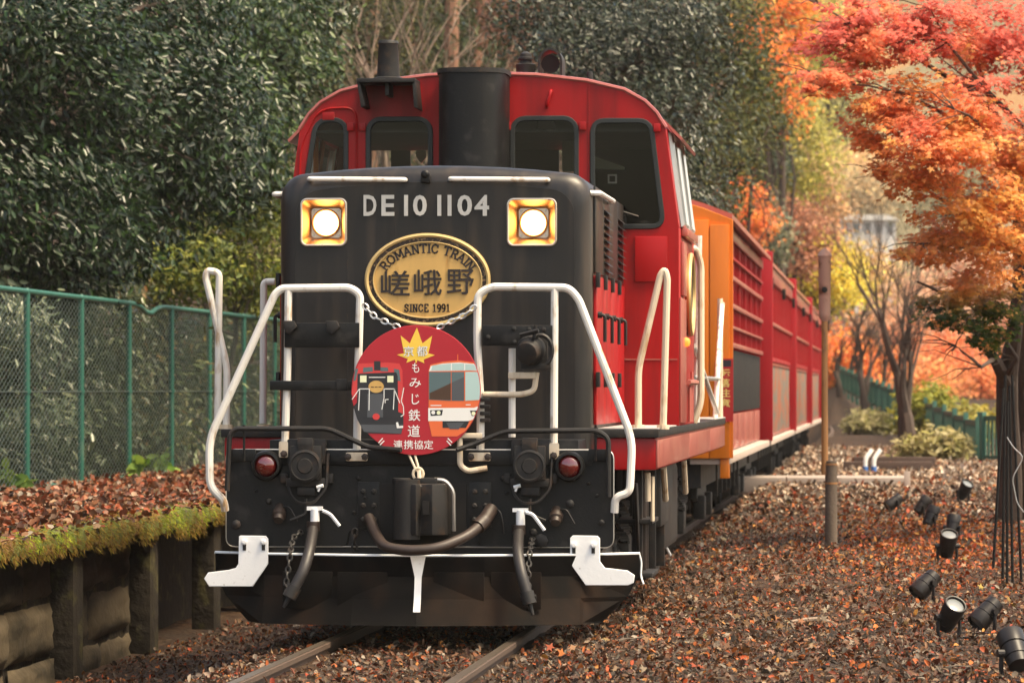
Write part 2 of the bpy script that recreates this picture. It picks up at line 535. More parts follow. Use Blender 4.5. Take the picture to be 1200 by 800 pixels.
def build_ground():
    xs = np.unique(np.round(np.concatenate([np.linspace(-400, -60, 16), np.linspace(-60, -13, 20), np.arange(-13, -9, .35), np.arange(-9, -1, .16), np.arange(-1, 6, .25), np.linspace(6, 60, 26), np.linspace(60, 400, 16)]), 3))
    ys = np.unique(np.round(np.concatenate([np.linspace(-60, 20, 9), np.arange(20, 46, .25), np.arange(46, 80, .6), np.linspace(80, 260, 60), np.linspace(260, 720, 30)]), 3))
    XX, YY = np.meshgrid(xs, ys)
    ZZ = gz(XX, YY)
    v = np.stack([XX, YY, ZZ], -1).reshape(-1, 3)
    nx, ny = len(xs), len(ys)
    i = np.arange(nx * ny).reshape(ny, nx)
    f = np.stack([i[:-1, :-1], i[:-1, 1:], i[1:, 1:], i[1:, :-1]], -1).reshape(-1, 4)
    me = bpy.data.meshes.new('ground')
    me.from_pydata(v.tolist(), [], f.tolist())
    me.polygons.foreach_set('use_smooth', [True] * len(me.polygons))
    m = bpy.data.materials.new('leaf_littered_soil'); m.use_nodes = True
    nt = m.node_tree; nd = nt.nodes; lk = nt.links; b = nd['Principled BSDF']
    tc = nd.new('ShaderNodeTexCoord')
    vo = nd.new('ShaderNodeTexVoronoi'); vo.inputs['Scale'].default_value = 22; lk.new(tc.outputs['Object'], vo.inputs['Vector'])
    sp = nd.new('ShaderNodeSeparateColor'); lk.new(vo.outputs['Color'], sp.inputs[0])
    cr = nd.new('ShaderNodeValToRGB'); lk.new(sp.outputs[0], cr.inputs[0])
    el = cr.color_ramp.elements
    el[0].position = 0; el[0].color = (.012, .008, .006, 1)
    el[1].position = 1; el[1].color = (.10, .07, .045, 1)
    for p_, c_ in ((.3, (.085, .038, .02)), (.55, (.17, .075, .035)), (.75, (.24, .12, .055)), (.9, (.28, .18, .11))):
        e = el.new(p_); e.color = (*[v_ * .28 for v_ in c_], 1)
    ns = nd.new('ShaderNodeTexNoise'); ns.inputs['Scale'].default_value = .7; ns.inputs['Detail'].default_value = 5; lk.new(tc.outputs['Object'], ns.inputs['Vector'])
    mx = nd.new('ShaderNodeMix'); mx.data_type = 'RGBA'; mx.inputs[7].default_value = (.020, .013, .009, 1)
    mr = nd.new('ShaderNodeMapRange'); mr.inputs[1].default_value = .42; mr.inputs[2].default_value = .72; lk.new(ns.outputs[0], mr.inputs[0])
    lk.new(mr.outputs[0], mx.inputs[0]); lk.new(cr.outputs[0], mx.inputs[6]); lk.new(mx.outputs[2], b.inputs['Base Color'])
    b.inputs['Roughness'].default_value = .85; b.inputs['Specular IOR Level'].default_value = .2
    bp = nd.new('ShaderNodeBump'); bp.inputs['Strength'].default_value = .6; bp.inputs['Distance'].default_value = .03
    lk.new(vo.outputs['Distance'], bp.inputs['Height']); lk.new(bp.outputs[0], b.inputs['Normal'])
    o = link_mesh('ground', me, m)
    tag(o, kind='structure', label='brown leaf-littered ground of the valley and its wooded slopes')


build_ground()


def build_hills():
    xs = np.arange(-330, 331, 5.0); ys = np.arange(430, 700, 5.0)
    XX, YY = np.meshgrid(xs, ys)
    ZZ = 3 + 72 * sstep(430, 640, YY + 25 * (vnoise(XX, YY, 90, 41) - .5)) * (.82 + .36 * vnoise(XX, YY, 70, 42)) + 3.5 * vnoise(XX, YY, 7, 43) + 2 * vnoise(XX, YY, 3.5, 44)
    ZZ = np.minimum(ZZ, 73)
    v = np.stack([XX, YY, ZZ], -1).reshape(-1, 3); nx, ny = len(xs), len(ys)
    i = np.arange(nx * ny).reshape(ny, nx)
    f = np.stack([i[:-1, :-1], i[:-1, 1:], i[1:, 1:], i[1:, :-1]], -1).reshape(-1, 4)
    me = bpy.data.meshes.new('hills'); me.from_pydata(v.tolist(), [], f.tolist())
    m = mk('wooded_hill', (.16, .14, .085), .9, var=.5, scale=(.2, .2, .2), c2=(.30, .17, .08), lo=.5, hi=.62, dscale=(.09, .09, .09), bump=1.0, bscale=.7, spec=.1)  # lightened and warmed: distance haze put into the forest colour
    o = link_mesh('hills', me, m); tag(o, 'wooded mountainside closing the far end of the valley', kind='structure')


build_hills()


def zg(x, y): return float(gz(x, y))


# ---------------------------------------------------------------- leaves
SH = {
    'laurel': (np.array([(0, 0, 0), (.17, .3, .05), (.15, .7, .04), (0, 1, -.04), (-.15, .7, .04), (-.17, .3, .05)]), [(0, 1, 2, 3), (0, 3, 4, 5)]),
    'round': (np.array([(0, 0, 0), (.3, .28, .07), (.27, .68, .05), (0, .95, -.05), (-.27, .68, .05), (-.3, .28, .07)]), [(0, 1, 2, 3), (0, 3, 4, 5)]),
    'needle': (np.array([(-.03, 0, 0), (.03, 0, 0), (.09, .5, -.02), (.0, 1, -.15)]), [(0, 1, 2, 3)]),
    'curl': (np.array([(0, 0, 0), (.32, .2, .16), (.36, .7, .2), (0, 1, .08), (-.3, .75, .22), (-.33, .25, .12)]), [(0, 1, 2, 3), (0, 3, 4, 5)]),
    'blade': (np.array([(-.06, 0, 0), (.06, 0, 0), (.04, .6, .05), (0, 1, .2)]), [(0, 1, 2, 3)]),
}
_mv = [(0, .42, 0)]
for _k, _r in enumerate([.10, .46, .22, .56, .26, .62, .26, .56, .22, .46]):
    _a = R(-90 + 36 * _k)
    _mv.append((math.cos(_a) * _r, .42 + math.sin(_a) * _r, -.10 * _r if _k % 2 else 0))
SH['maple'] = (np.array(_mv), [(0, i, i % 10 + 1) for i in range(1, 11)])


def leaf_mesh(name, pos, nrm, size, colr, shape, mat, parent=None, spin=None, wide=1.0):
    tv, tf = SH[shape]
    N = len(pos); k = len(tv); fl = len(tf[0]); nf = len(tf)
    nrm = nrm / (np.linalg.norm(nrm, axis=1, keepdims=True) + 1e-9)
    ref = rng.normal(size=(N, 3)) if spin is None else spin
    t = ref - nrm * np.sum(ref * nrm, 1, keepdims=True)
    t /= (np.linalg.norm(t, axis=1, keepdims=True) + 1e-9)
    bt = np.cross(t, nrm)
    w = np.ones(N) * wide if np.isscalar(wide) else wide
    v = (pos[:, None, :] + size[:, None, None] * (bt[:, None, :] * tv[None, :, 0:1] * w[:, None, None] + t[:, None, :] * tv[None, :, 1:2] + nrm[:, None, :] * tv[None, :, 2:3])).reshape(-1, 3)
    f = (np.array(tf)[None] + (np.arange(N) * k)[:, None, None]).reshape(-1)
    me = bpy.data.meshes.new(name)
    me.vertices.add(N * k); me.vertices.foreach_set('co', v.astype(np.float32).ravel())
    me.loops.add(len(f)); me.loops.foreach_set('vertex_index', f.astype(np.int32))
    me.polygons.add(N * nf); me.polygons.foreach_set('loop_start', np.arange(0, len(f), fl, dtype=np.int32))
    me.update(calc_edges=True)
    at = me.attributes.new('Col', 'FLOAT_COLOR', 'POINT')
    c = np.ones((N, k, 4), np.float32); c[:, :, :3] = colr[:, None, :]
    at.data.foreach_set('color', c.ravel())
    return link_mesh(name, me, mat, parent)


def pick(pal, n, wts=None, jit=.25):
    pal = np.array(pal)
    i = rng.choice(len(pal), n, p=None if wts is None else np.array(wts) / sum(wts))
    j = np.clip(i + 0, 0, len(pal) - 1)
    t = rng.random(n)[:, None] * .5
    k = rng.choice(len(pal), n)
    c = pal[j] * (1 - t) + pal[k] * t
    return np.clip(c * rng.uniform(1 - jit, 1 + jit, (n, 1)), 0, 1)


def ellipsoid_pts(n, shell=.55):
    d = rng.normal(size=(n, 3)); d /= np.linalg.norm(d, axis=1, keepdims=True)
    r = rng.uniform(shell, 1, (n, 1)) ** .8
    return d * r


def crown_points(blobs, n, clump=.22, per=55, shell=.45, squash=.7):
    """leaf positions gathered in small clumps through the blobs; blobs: (centre, (rx, ry, rz))"""
    w = np.array([b[1][0] * b[1][2] + .3 * b[1][1] * b[1][0] for b in blobs]); w /= w.sum()
    P_, N_, C_ = [], [], []
    for (c, r), ww in zip(blobs, w):
        m = max(3, int(n * ww)); nc = max(3, m // per)
        cc = ellipsoid_pts(nc, shell) * np.array(r) + np.array(c)
        out = cc - np.array(c)
        i = rng.integers(0, nc, m)
        q = rng.normal(size=(m, 3)) * clump * np.array([1, 1, squash]) * (min(r) ** .5)
        P_.append(cc[i] + q)
        nn = out[i] / (np.linalg.norm(out[i], axis=1, keepdims=True) + 1e-6) * .6 + rng.normal(size=(m, 3)) * .6 + np.array([0, -.15, .7])
        N_.append(nn)
        C_.append(i + 1000 * len(C_))
    return np.concatenate(P_), np.concatenate(N_), np.concatenate(C_)


def blob(px, py, Y, rx, rz, ry=None):
    c = P(px, py, Y); s = F / Y
    rx, rz = rx / s, rz / s
    return (tuple(c), (rx, rx if ry is None else ry, rz))


def limb(mb, a, b, r0, r1, n=5, wob=.12, sides=6):
    a, b = Vector(a), Vector(b); L = (b - a).length
    pts = []; rad = []
    for k in range(n + 1):
        t = k / n
        p = a.lerp(b, t)
        if 0 < k < n: p += Vector((random.uniform(-1, 1), random.uniform(-1, 1), random.uniform(-.5, .8))) * wob * L * .5
        p.z += math.sin(t * math.pi) * .06 * L
        pts.append(p); rad.append(r0 + (r1 - r0) * t)
    mb.tube(pts, rad, sides)
    return pts


def plant(name, label, cat, blobs, n, shape, size, pal, wts=None, mat='leafsoft', base=None, tr=.09, bark='bark', group=None, clump=.22, per=55,
          shell=.45, limbs=6, tint=None, coher=False, upper=None, up=None, squash=.7, jit=.25, droop=0.0, wide=1.0):
    """tree or bush: a trunk with limbs and a crown of leaves"""
    c0 = Vector(blobs[0][0])
    if base is None: base = (c0.x, c0.y, zg(c0.x, c0.y) - .1)
    root = empty(name, base, label, cat, group)
    off = np.array(base)
    pos, nrm, cid = crown_points(blobs, n, clump, per, shell, squash)
    keep = pos[:, 2] > gz(pos[:, 0], pos[:, 1]) + .02
    pos, nrm, cid = pos[keep], nrm[keep], cid[keep]
    c = pick(pal, len(pos), wts, jit)
    # every clump keeps a tone of its own
    u = np.unique(cid); tone = dict(zip(u, rng.uniform(.65, 1.3, len(u)))); c = c * np.array([tone[i] for i in cid])[:, None]
    if tint is not None: c = tint(pos, c)
    spin = None
    if droop: spin = rng.normal(size=(len(pos), 3)) + np.array([0, 0, -droop])
    if coher:       # leaves of one spray hang the same way
        lut = {k_: i_ for i_, k_ in enumerate(u)}; ii = np.array([lut[k_] for k_ in cid])
        cn = rng.normal(size=(len(u), 3)) * .55 + np.array([.2, -.35, .75]); cs = rng.normal(size=(len(u), 3)) * .7 + np.array([.6, -.2, -.9])
        nrm = cn[ii] + rng.normal(size=(len(pos), 3)) * .28; spin = cs[ii] + rng.normal(size=(len(pos), 3)) * .35
    sz = size * rng.uniform(.6, 1.3, len(pos))
    leaf_mesh('crown', pos - off, nrm, sz, np.clip(c, 0, 1), shape, M[mat], root, spin, wide)
    mb = MB()
    b0 = Vector((0, 0, 0)); top = c0 - Vector(base)
    tp = limb(mb, b0, top, tr, tr * .55, 6, .06, 8)
    for k in range(limbs):
        bc, br = blobs[k % len(blobs)]
        d = ellipsoid_pts(1, .7)[0] * np.array(br)
        e = Vector(bc) + Vector(d) - Vector(base)
        s_ = tp[random.randint(2, len(tp) - 1)]
        q_ = limb(mb, s_, e, tr * .42, tr * .08, 6, .14, 5)
        for j in range(3):
            e2 = q_[random.randint(2, 5)] + Vector(ellipsoid_pts(1, .5)[0]) * min(br) * .8
            limb(mb, q_[random.randint(1, 4)], e2, tr * .14, tr * .04, 4, .15, 4)
    mb.build('trunk', M[bark], root)
    return root


def bare_tree(name, label, base, trunks, seedv, r0=.14, depth=5, length=1.3, bark='barkpale', spread=.55, group=None, fork=3, lift=.35):
    """leafless tree grown by repeated forking"""
    random.seed(seedv)
    root = empty(name, base, label, 'tree', group)
    mb = MB(); tw = MB()
    def grow(p, d, L, r, k):
        n = 4; pts = [p]; rad = [r]
        for i in range(n):
            d = (d + Vector((random.uniform(-1, 1), random.uniform(-1, 1), random.uniform(-.4, .6))) * .13).normalized()
            pts.append(pts[-1] + d * L / n); rad.append(r * (1 - .38 * (i + 1) / n))
        (mb if k > depth - 3 else tw).tube(pts, rad, 7 if k > 2 else 4)
        if k == 0: return
        for j in range(fork if k > 1 else fork + 1):
            a = Vector((random.uniform(-1, 1), random.uniform(-1, 1), random.uniform(-.3, .7)))
            nd_ = (d + a * spread + Vector((0, 0, lift * .3))).normalized()
            s_ = pts[-1] if j == 0 else pts[random.randint(2, n)]
            grow(s_, nd_, L * random.uniform(.6, .88), r * random.uniform(.42, .62), k - 1)
    for (dx, dy, dirv, L, rr) in trunks:
        grow(Vector((dx, dy, -.1)), Vector(dirv).normalized(), L, rr, depth)
    mb.build('trunk', M[bark], root)
    t = tw.build('twigs', M[bark], root)
    random.seed(seedv + 99)
    return root


# ---------------------------------------------------------------- rails
def rail(x, label):
    prof = [(-.06, -.14), (.06, -.14), (.06, -.128), (.012, -.112), (.010, -.045), (.034, -.034), (.034, -.006), (.026, 0), (-.026, 0), (-.034, -.006), (-.034, -.034), (-.010, -.045), (-.012, -.112), (-.06, -.128)]
    root = empty('rail', (x, 8, 0), label, 'rail', 'rails of the track')
    mb = MB(); mb.prism(prof, 0, 103); mb.build('rail_web', M['railside'], root, smooth=False)
    mb = MB(); mb.prism([(-.0275, .0005), (.0275, .0005), (.0275, .003), (-.0275, .003)], 0, 103); mb.build('running_surface', M['railtop'], root, smooth=False)


rail(XC - .59, 'worn steel rail under the locomotive, the one nearer the mossy platform')
rail(XC + .59, 'worn steel rail under the locomotive, the one nearer the spotlights')

# ---------------------------------------------------------------- platform with mossy edge
PX0, PZ = -6.15, .55
pf = empty('platform', (PX0, 30, 0))
tag(pf, 'low station platform with moss along its concrete edge', kind='structure')
mb = MB(); mb.box(-3.1, .10, -22, 52, .43, .54); mb.build('deck', M['concdark'], pf, bev=.02)
mb = MB(); mb.box(-3.0, -.14, -22, 8.15, -.75, .43); mb.build('core', M['concdark'], pf)
mb = MB(); mb.box(-3.0, -.55, 8.15, 52, -.75, .43); mb.build('core', M['concdark'], pf)  # dark wall set back: deep shade past the blocks put into its colour
y = -21.0
while y < 30:
    mb = MB(); mb.box(-.17, .04, y, y + .42, -.8, .43); mb.build('pillar', M['concdark'], pf, bev=.025)
    y2 = y + 3.6
    z = -.78
    for h in (.40, .41, .385) if y < 7 else ():
        yy = y + .42
        for k in range(1):
            L = 3.18
            cut = random.uniform(.35, .65) * L
            for (ya, yb) in ((yy, yy + cut), (yy + cut, yy + L)):
                mb = MB(); o = random.uniform(-.025, .025); nu, nv = 9, 6; vs = []
                for j in range(nv + 1):
                    for i in range(nu + 1):
                        u_, v_ = i / nu, j / nv
                        e_ = min(u_ * nu, (1 - u_) * nu, 1.0) * min(v_ * nv, (1 - v_) * nv, 1.0)
                        vs.append((-.085 + o - .05 * (1 - e_) ** 1.5 + random.uniform(-.014, .014), ya + .012 + (yb - ya - .024) * u_ + random.uniform(-.012, .012), z + .008 + (h - .03) * v_ + random.uniform(-.010, .010)))
                mb.add(vs, [(j * (nu + 1) + i, j * (nu + 1) + i + 1, (j + 1) * (nu + 1) + i + 1, (j + 1) * (nu + 1) + i) for j in range(nv) for i in range(nu)])
                mb.box(-.20, -.15, ya + .01, yb - .01, z + .006, z + h - .02)
                mb.build('block', M['conc'], pf, ang=60)
            yy += L
        z += h
    y = y2

# leaves lying on the platform
LITTER = [(.10, .035, .018), (.20, .075, .030), (.30, .12, .05), (.40, .25, .14), (.46, .38, .29), (.36, .075, .022), (.045, .024, .016), (.26, .055, .022)]
n = 26000
px = rng.uniform(-9.15, -6.02, n); py_ = rng.uniform(27, 66, n) ** 1.0
pos = np.stack([px, py_, PZ + rng.uniform(.0, .05, n)], 1)
nr = rng.normal(size=(n, 3)) * .55 + np.array([0, -.1, 1])
o = leaf_mesh('platform_leaf_litter', pos, nr, rng.uniform(.035, .085, n), pick(LITTER, n, [4, 4, 2, 1, .8, 3, 5, 3]) * .8, 'curl', M['litter'])
tag(o, 'fallen red and brown leaves covering the platform', 'fallen leaves', kind='stuff')

# moss: a lumpy cushion with hanging blades
ys = np.arange(24, 60, .05)
hh = .015 + .13 * vnoise(ys * 0, ys, .9, 3) ** 1.6 + .06 * vnoise(ys * 0, ys, .22, 4)
vv, ff = [], []
for i, yv in enumerate(ys):
    t = hh[i]
    sec = [(PX0 - .20, PZ - .03), (PX0 - .10, PZ + t * .2), (PX0 + .02, PZ + t * .35), (PX0 + .10, PZ + t * .1), (PX0 + .125, PZ - .04 - t * .3), (PX0 + .110, PZ - .055 - t * .8), (PX0 + .06, PZ - .055 - t * .8)]
    vv += [(a + .02 * math.sin(yv * 31 + k), yv, b + .015 * math.sin(yv * 47 + k * 2)) for k, (a, b) in enumerate(sec)]
ns_ = 7
for i in range(len(ys) - 1):
    for k in range(ns_ - 1):
        ff.append((i * ns_ + k, i * ns_ + k + 1, (i + 1) * ns_ + k + 1, (i + 1) * ns_ + k))
ms = empty('moss', (0, 0, 0), 'yellow-green moss hanging over the platform edge', 'moss'); ms['kind'] = 'stuff'
mb = MB(); mb.add(vv, ff)
M['mossbase'] = mk('moss_cushion', (.085, .10, .014), .9, var=.6, scale=(6, 6, 6), c2=(.15, .075, .02), lo=.5, hi=.6, dscale=(4, 2.2, 4), bump=.8, bscale=60)
mb.build('cushion', M['mossbase'], ms)
n = 48000
yv = rng.uniform(24, 58, n); t = rng.random(n)
hv = np.interp(yv, ys, hh)
ax = np.interp(t, [0, .3, .55, .7, 1], [-.18, -.02, .10, .125, .112]); az = np.interp(t, [0, .3, .55, .7, 1], [-.01, .01, .0, -.03, -.06]) - hv * np.interp(t, [0, .5, 1], [-.25, -.2, 1.0])
pos = np.stack([PX0 + ax + rng.normal(size=n) * .012, yv, PZ + az + rng.normal(size=n) * .012], 1)
nr = np.stack([.3 + t, rng.normal(size=n) * .5 - .5, 1 - t * .8], 1) + rng.normal(size=(n, 3)) * .35
patch = vnoise(yv * 0 + t * .2, yv, .5, 7)
c = pick([(.34, .42, .03), (.24, .32, .03), (.13, .19, .02), (.44, .48, .05)], n)
cb = pick([(.46, .28, .06), (.34, .18, .04), (.24, .13, .04), (.44, .38, .06)], n)
c = np.where(((patch > .52) | (t > .62 + .3 * rng.random(n)))[:, None], cb * np.where(t > .6, .6, 1)[:, None], c) * (.55 + .9 * vnoise(yv * 0 + t * .3, yv, .16, 8))[:, None]
sp = np.stack([rng.normal(size=n) * .4 + .4, rng.normal(size=n) * .5, -1.2 * t + .4], 1)
kp = vnoise(yv * 0 + t * .5, yv, .28, 9) * .6 + vnoise(yv * 0 + t * .4, yv, .09, 10) * .4 + .25 * rng.random(n) > .46 + .12 * (t > .75)
leaf_mesh('blades', pos[kp], nr[kp], (rng.uniform(.012, .032, n) * (1 + .9 * t))[kp], c[kp] * .8, 'blade', M['moss'], ms, sp[kp])

# ---------------------------------------------------------------- chain-link fence
FX = -8.9
fy0, fy1, st = 41.0, 86.0, 3.2
fr = empty('chain_link_fence', (FX, 47.05, PZ), 'tall green chain-link fence on the leafy platform', 'fence')
ztop = 2.62 - PZ
posts = [k * st for k in range(-2, 12)]
for yy in posts:
    mb = MB(); mb.cyl((0, yy, -.02), (0, yy, ztop + .01), .034, n=12); mb.cyl((0, yy, ztop + .01), (0, yy, ztop + .035), .038, .02, n=12); mb.build('post', M['green'], fr)
    for zz in (ztop * .5, .02):
        mb = MB(); mb.cyl((0, yy, zz - .02), (0, yy, zz + .02), .042, n=12); mb.build('clamp', M['green'], fr)
def ztp(yy):   # the top rail sags at one dented place
    return ztop - .10 * math.exp(-((yy - 2.45 * st) / .55) ** 2)
for a, b in zip(posts[:-1], posts[1:]):
    pts = [(0, a + (b - a) * k / 8, ztp(a + (b - a) * k / 8)) for k in range(9)]
    mb = MB(); mb.tube(pts, .030, 10); mb.build('top_rail', M['green'], fr)
    mb = MB(); mb.cyl((0, a, .03), (0, b, .03), .030, n=10); mb.build('bottom_rail', M['green'], fr)
mb = MB(); mb.tube([(0.01, posts[0], ztop * .5), (0.01, posts[-1], ztop * .5)], .006, 5); mb.build('tension_wire', M['wire'], fr)
mb = MB(); sp_ = .21; H = ztop - .06; L0, L1 = posts[0], posts[-1]
k = 0; RUN = 3.0 * H; yy = L0 - RUN
while yy < L1:
    for sgn in (1, -1):
        a = (yy, 0.) if sgn > 0 else (yy, H); b = (yy + RUN, H) if sgn > 0 else (yy + RUN, 0.)
        a, b = list(a), list(b)
        if a[0] < L0: a[1] += (L0 - a[0]) * sgn / 3; a[0] = L0
        if b[0] > L1: b[1] -= (b[0] - L1) * sgn / 3; b[0] = L1
        if b[0] - a[0] > .01: mb.tube([(.002 * sgn, a[0], a[1] + .04), (.002 * sgn, b[0], b[1] + .04)], 0.0034, 3, cap=False)
    yy += sp_
o = mb.build('wire_mesh', M['wire'], fr, smooth=False); o['kind'] = 'stuff'

# ---------------------------------------------------------------- locomotive
Y0 = 29.5
loco = empty('locomotive', (XC, Y0, 0), 'red and black diesel hood locomotive with both headlights lit', 'locomotive')


def q(px, py, y):
    p = P(px, py, Y0 + y)
    return (p.x - XC, p.z)


def q3(px, py, y):
    x, z = q(px, py, y)
    return Vector((x, y, z))


def qs(pts, y): return [q(a, b, y) for a, b in pts]


def part(mb, name, mat, bev=0, parent=loco, **k): return mb.build(name, M[mat] if isinstance(mat, str) else [M[x] for x in mat], parent, bev, **k)


DZ = 1.34            # walkway height
HWD = 1.445          # half width of frame and cab
YD0, YD1 = 1.08, 13.4
YH = .75             # front face of the bonnet
YC0, YC1 = 4.3, 6.9  # cab

# -- frame and walkway
mb = MB(); mb.box(-HWD, HWD, YD0, YD1, 1.07, DZ - .055); part(mb, 'side_frame', 'red', .012)
for (a, b) in ((YD0 + .004, 5.9), (5.93, 10.0), (10.03, YD1 - .004)):
    mb = MB(); mb.box(HWD + .001, HWD + .014, a, b, 1.085, DZ - .07); part(mb, 'side_sill', 'pinkside', .004)  # paler strip over the red frame, for the light on this side
mb = MB(); mb.box(-HWD - .02, HWD + .02, YD0 - .03, YD1 + .02, DZ - .055, DZ); part(mb, 'walkway', 'iron', .006)
for a, b in ((YD0 - .02, 2.2), (2.22, 3.6), (10.9, 12.0), (12.02, YD1)):
    mb = MB(); mb.box(1.06, HWD + .02, a, b, DZ + .001, DZ + .010); part(mb, 'tread_plate', 'deckpale', .003)
mb = MB(); mb.box(-1.0, 1.0, .02, 13.2, .42, 1.06); part(mb, 'underframe', 'iron')
# -- buffer beam plate with cut-outs
x0, z0 = q(265, 640, 0); x1, z1 = q(719, 527, 0)
out = rpoly([(x0, z1), (x1, z1), (x1, z0), q(560, 640, 0), q(560, 621, 0), q(408, 621, 0), q(408, 640, 0), (x0, z0)], .06)
bb = plate('buffer_beam', out, [], 0, .03, M['black2'], loco, .005)
mb = MB(); mb.tube([(a, .004, b) for a, b in rpoly([(x0, z1), (x1, z1), (x1, z0), (x0, z0)], .06)], .005, 5, close=True); mb.build('worn_edge', M['steel'], bb)
mb = MB(); mb.box(x0 + .1, x1 - .1, .035, .6, z0 + .15, z1 - .01); part(mb, 'beam_box', 'black2')
mb = MB(); mb.box(-1.0, 1.0, .04, YH + .3, .95, DZ - .06); part(mb, 'end_frame', 'black2', .01)
xl, zt = q(330, 527, .05); xr, zb = q(695, 545, .05)
mb = MB(); mb.box(xl, xr, -.02, .03, zb, zt); part(mb, 'beam_ledge', 'black2', .006)
for px_ in (272, 300, 700, 712):
    for py_ in (533,):
        mb = MB(); c = q3(px_, py_, 0); mb.lathe(c, (0, -1, 0), [(0, .016), (.012, .016), (.016, .010)], 6); part(mb, 'bolt', 'iron')
for px0_, px1_ in ((268, 300), (690, 716)):
    a = q(px0_, 540, 0); b = q(px1_, 526, 0)
    mb = MB(); mb.box(a[0], b[0], -.03, -.001, a[1], b[1]); part(mb, 'hinge_block', 'black2', .004)

# -- snow plough
def plow():
    mb = MB()
    tip = q3(485, 652, -.32); bot = q3(485, 733, -.42)
    prof = []
    ys_ = [-.32, -.25, -.02, .28]
    pxs = [485, 560, 680, 752]
    top = []; low = []
    for sx in (-1, 1):
        pass
    rt = [(0, -.32), (.42, -.26), (1.02, -.05), (1.38, .22)]
    zt_ = tip.z; zb_ = bot.z
    left = [(-a, b) for a, b in rt[1:]][::-1]
    line = left + rt
    rows = [(0, 0), (-.30, .02), (-.62, -.03), (-1, -.13)]
    n = len(line); vs = []
    cx = tip.x
    for fz, dy in rows:
        for (a, b) in line:
            ks = 1 if abs(a) < 1.2 else (1 - .17 * max(0, -fz - .45) / .55)
            vs.append((a * ks, b + dy, zt_ + (zt_ - zb_) * fz))
    for fz, dy in rows[::-1]:
        for (a, b) in line:
            ks = 1 if abs(a) < 1.2 else (1 - .17 * max(0, -fz - .45) / .55)
            vs.append((a * ks, b + dy + .025, zt_ + (zt_ - zb_) * fz))
    m = len(rows) * 2
    fs = []
    for r_ in range(m):
        r2 = (r_ + 1) % m
        for i in range(n - 1):
            fs.append((r_ * n + i, r2 * n + i, r2 * n + i + 1, r_ * n + i + 1))
    fs.append(tuple(r_ * n for r_ in range(m))[::-1]); fs.append(tuple(r_ * n + n - 1 for r_ in range(m)))
    mb.add(vs, fs)
    part(mb, 'snow_plough', 'plow', smooth=False)
    e = MB(); e.tube([(a, b + .012, zt_ + .004) for a, b in line], .011, 6); 
    e.tube(bend([(1.38, .22 + .012, zt_ + .004), (1.395, .232, zt_ - .05), (1.39, .225, zt_ - .14), (1.41, .19, zt_ - .19)], .03), .006, 6)
    part(e, 'plough_edge', 'whitep')
    s = MB(); w = .022
    pts = [(0, 0), (-.30, .02), (-.62, -.03), (-.80, -.075)]
    vs = []
    for fz, dy in pts:
        ww = w * (2.2 if fz == 0 else 1.0)
        for sx in (-1, 1): vs.append((sx * ww, -.32 + dy - .006, zt_ + (zt_ - zb_) * fz))
    for fz, dy in pts:
        ww = w * (2.2 if fz == 0 else 1.0)
        for sx in (-1, 1): vs.append((sx * ww, -.32 + dy + .015, zt_ + (zt_ - zb_) * fz))
    fs = []
    for i in range(3):
        fs += [(2 * i, 2 * i + 2, 2 * i + 3, 2 * i + 1), (8 + 2 * i, 8 + 2 * i + 1, 8 + 2 * i + 3, 8 + 2 * i + 2), (2 * i, 8 + 2 * i, 8 + 2 * i + 2, 2 * i + 2), (2 * i + 1, 2 * i + 3, 8 + 2 * i + 3, 8 + 2 * i + 1)]
    s.add(vs, fs); part(s, 'centre_stripe', 'whitep')
    # seams, bolted patches and side wings
    for a in (-.72, -.36, .26, .62):
        yy = -.33 + abs(a) * .14
        g = MB(); g.box(a - .16, a + .16, yy - .004, yy + .02, zb_ + .10, zt_ - .10); part(g, 'patch_plate', 'plow', .004)
    for sx in (-1, 1):
        g = MB(); g.prismx([(.20, zt_ - .01), (1.9, zt_ + .05), (2.4, zb_ + .36), (2.2, zb_ + .12), (.15, zb_ + .03)], sx * 1.12 - .015, sx * 1.12 + .015); part(g, 'side_guard', 'iron', .006)
plow()

# -- white bent foot brackets on the beam
lb = [(200, 352), (207, 349), (325, 350), (337, 365), (337, 480), (265, 587), (60, 587), (36, 550), (55, 522), (150, 510), (185, 500), (197, 480)]
rb = [(672, 360), (685, 348), (800, 350), (812, 362), (812, 470), (835, 500), (940, 512), (975, 535), (970, 570), (945, 582), (745, 582), (680, 490), (672, 475)]
for pts, ox, bolts in ((lb, 230, ((226, 378), (315, 378))), (rb, 500, ((690, 392), (781, 392)))):
    pp = qs([(a / 4 + ox, b / 4 + 540) for a, b in pts], -.06)
    o = plate('foot_bracket', pp, [], -.06, .022, M['whitep'], loco, .004)
    for a, b in bolts:
        c = q3(a / 4 + ox, b / 4 + 540, -.06)
        mb = MB(); mb.lathe(c + Vector((0, -.001, 0)), (0, -1, 0), [(0, .020), (.012, .020), (.014, .012), (.022, .011)], 8); mb.build('bolt', M['whitep'], o)
        mb = MB(); mb.box(c.x - .011, c.x + .011, -.0635, -.0605, c.z - .055, c.z - .012); mb.build('slot', M['iron'], o)

# -- tail lamps
for cx, cy in ((313, 545), (668, 546)):
    c = q3(cx, cy, 0)
    mb = MB(); mb.lathe(c, (0, -1, 0), [(0, .098), (.05, .098), (.075, .09), (.078, .076), (.05, .074)], 28); o = part(mb, 'tail_lamp', 'black2')
    mb = MB(); mb.lathe(c + Vector((0, -.045, 0)), (0, -1, 0), [(0, .074), (.015, .068), (.03, .05), (.037, .025), (.04, .002)], 28); mb.build('lens', M['redlens'], o, ang=60)

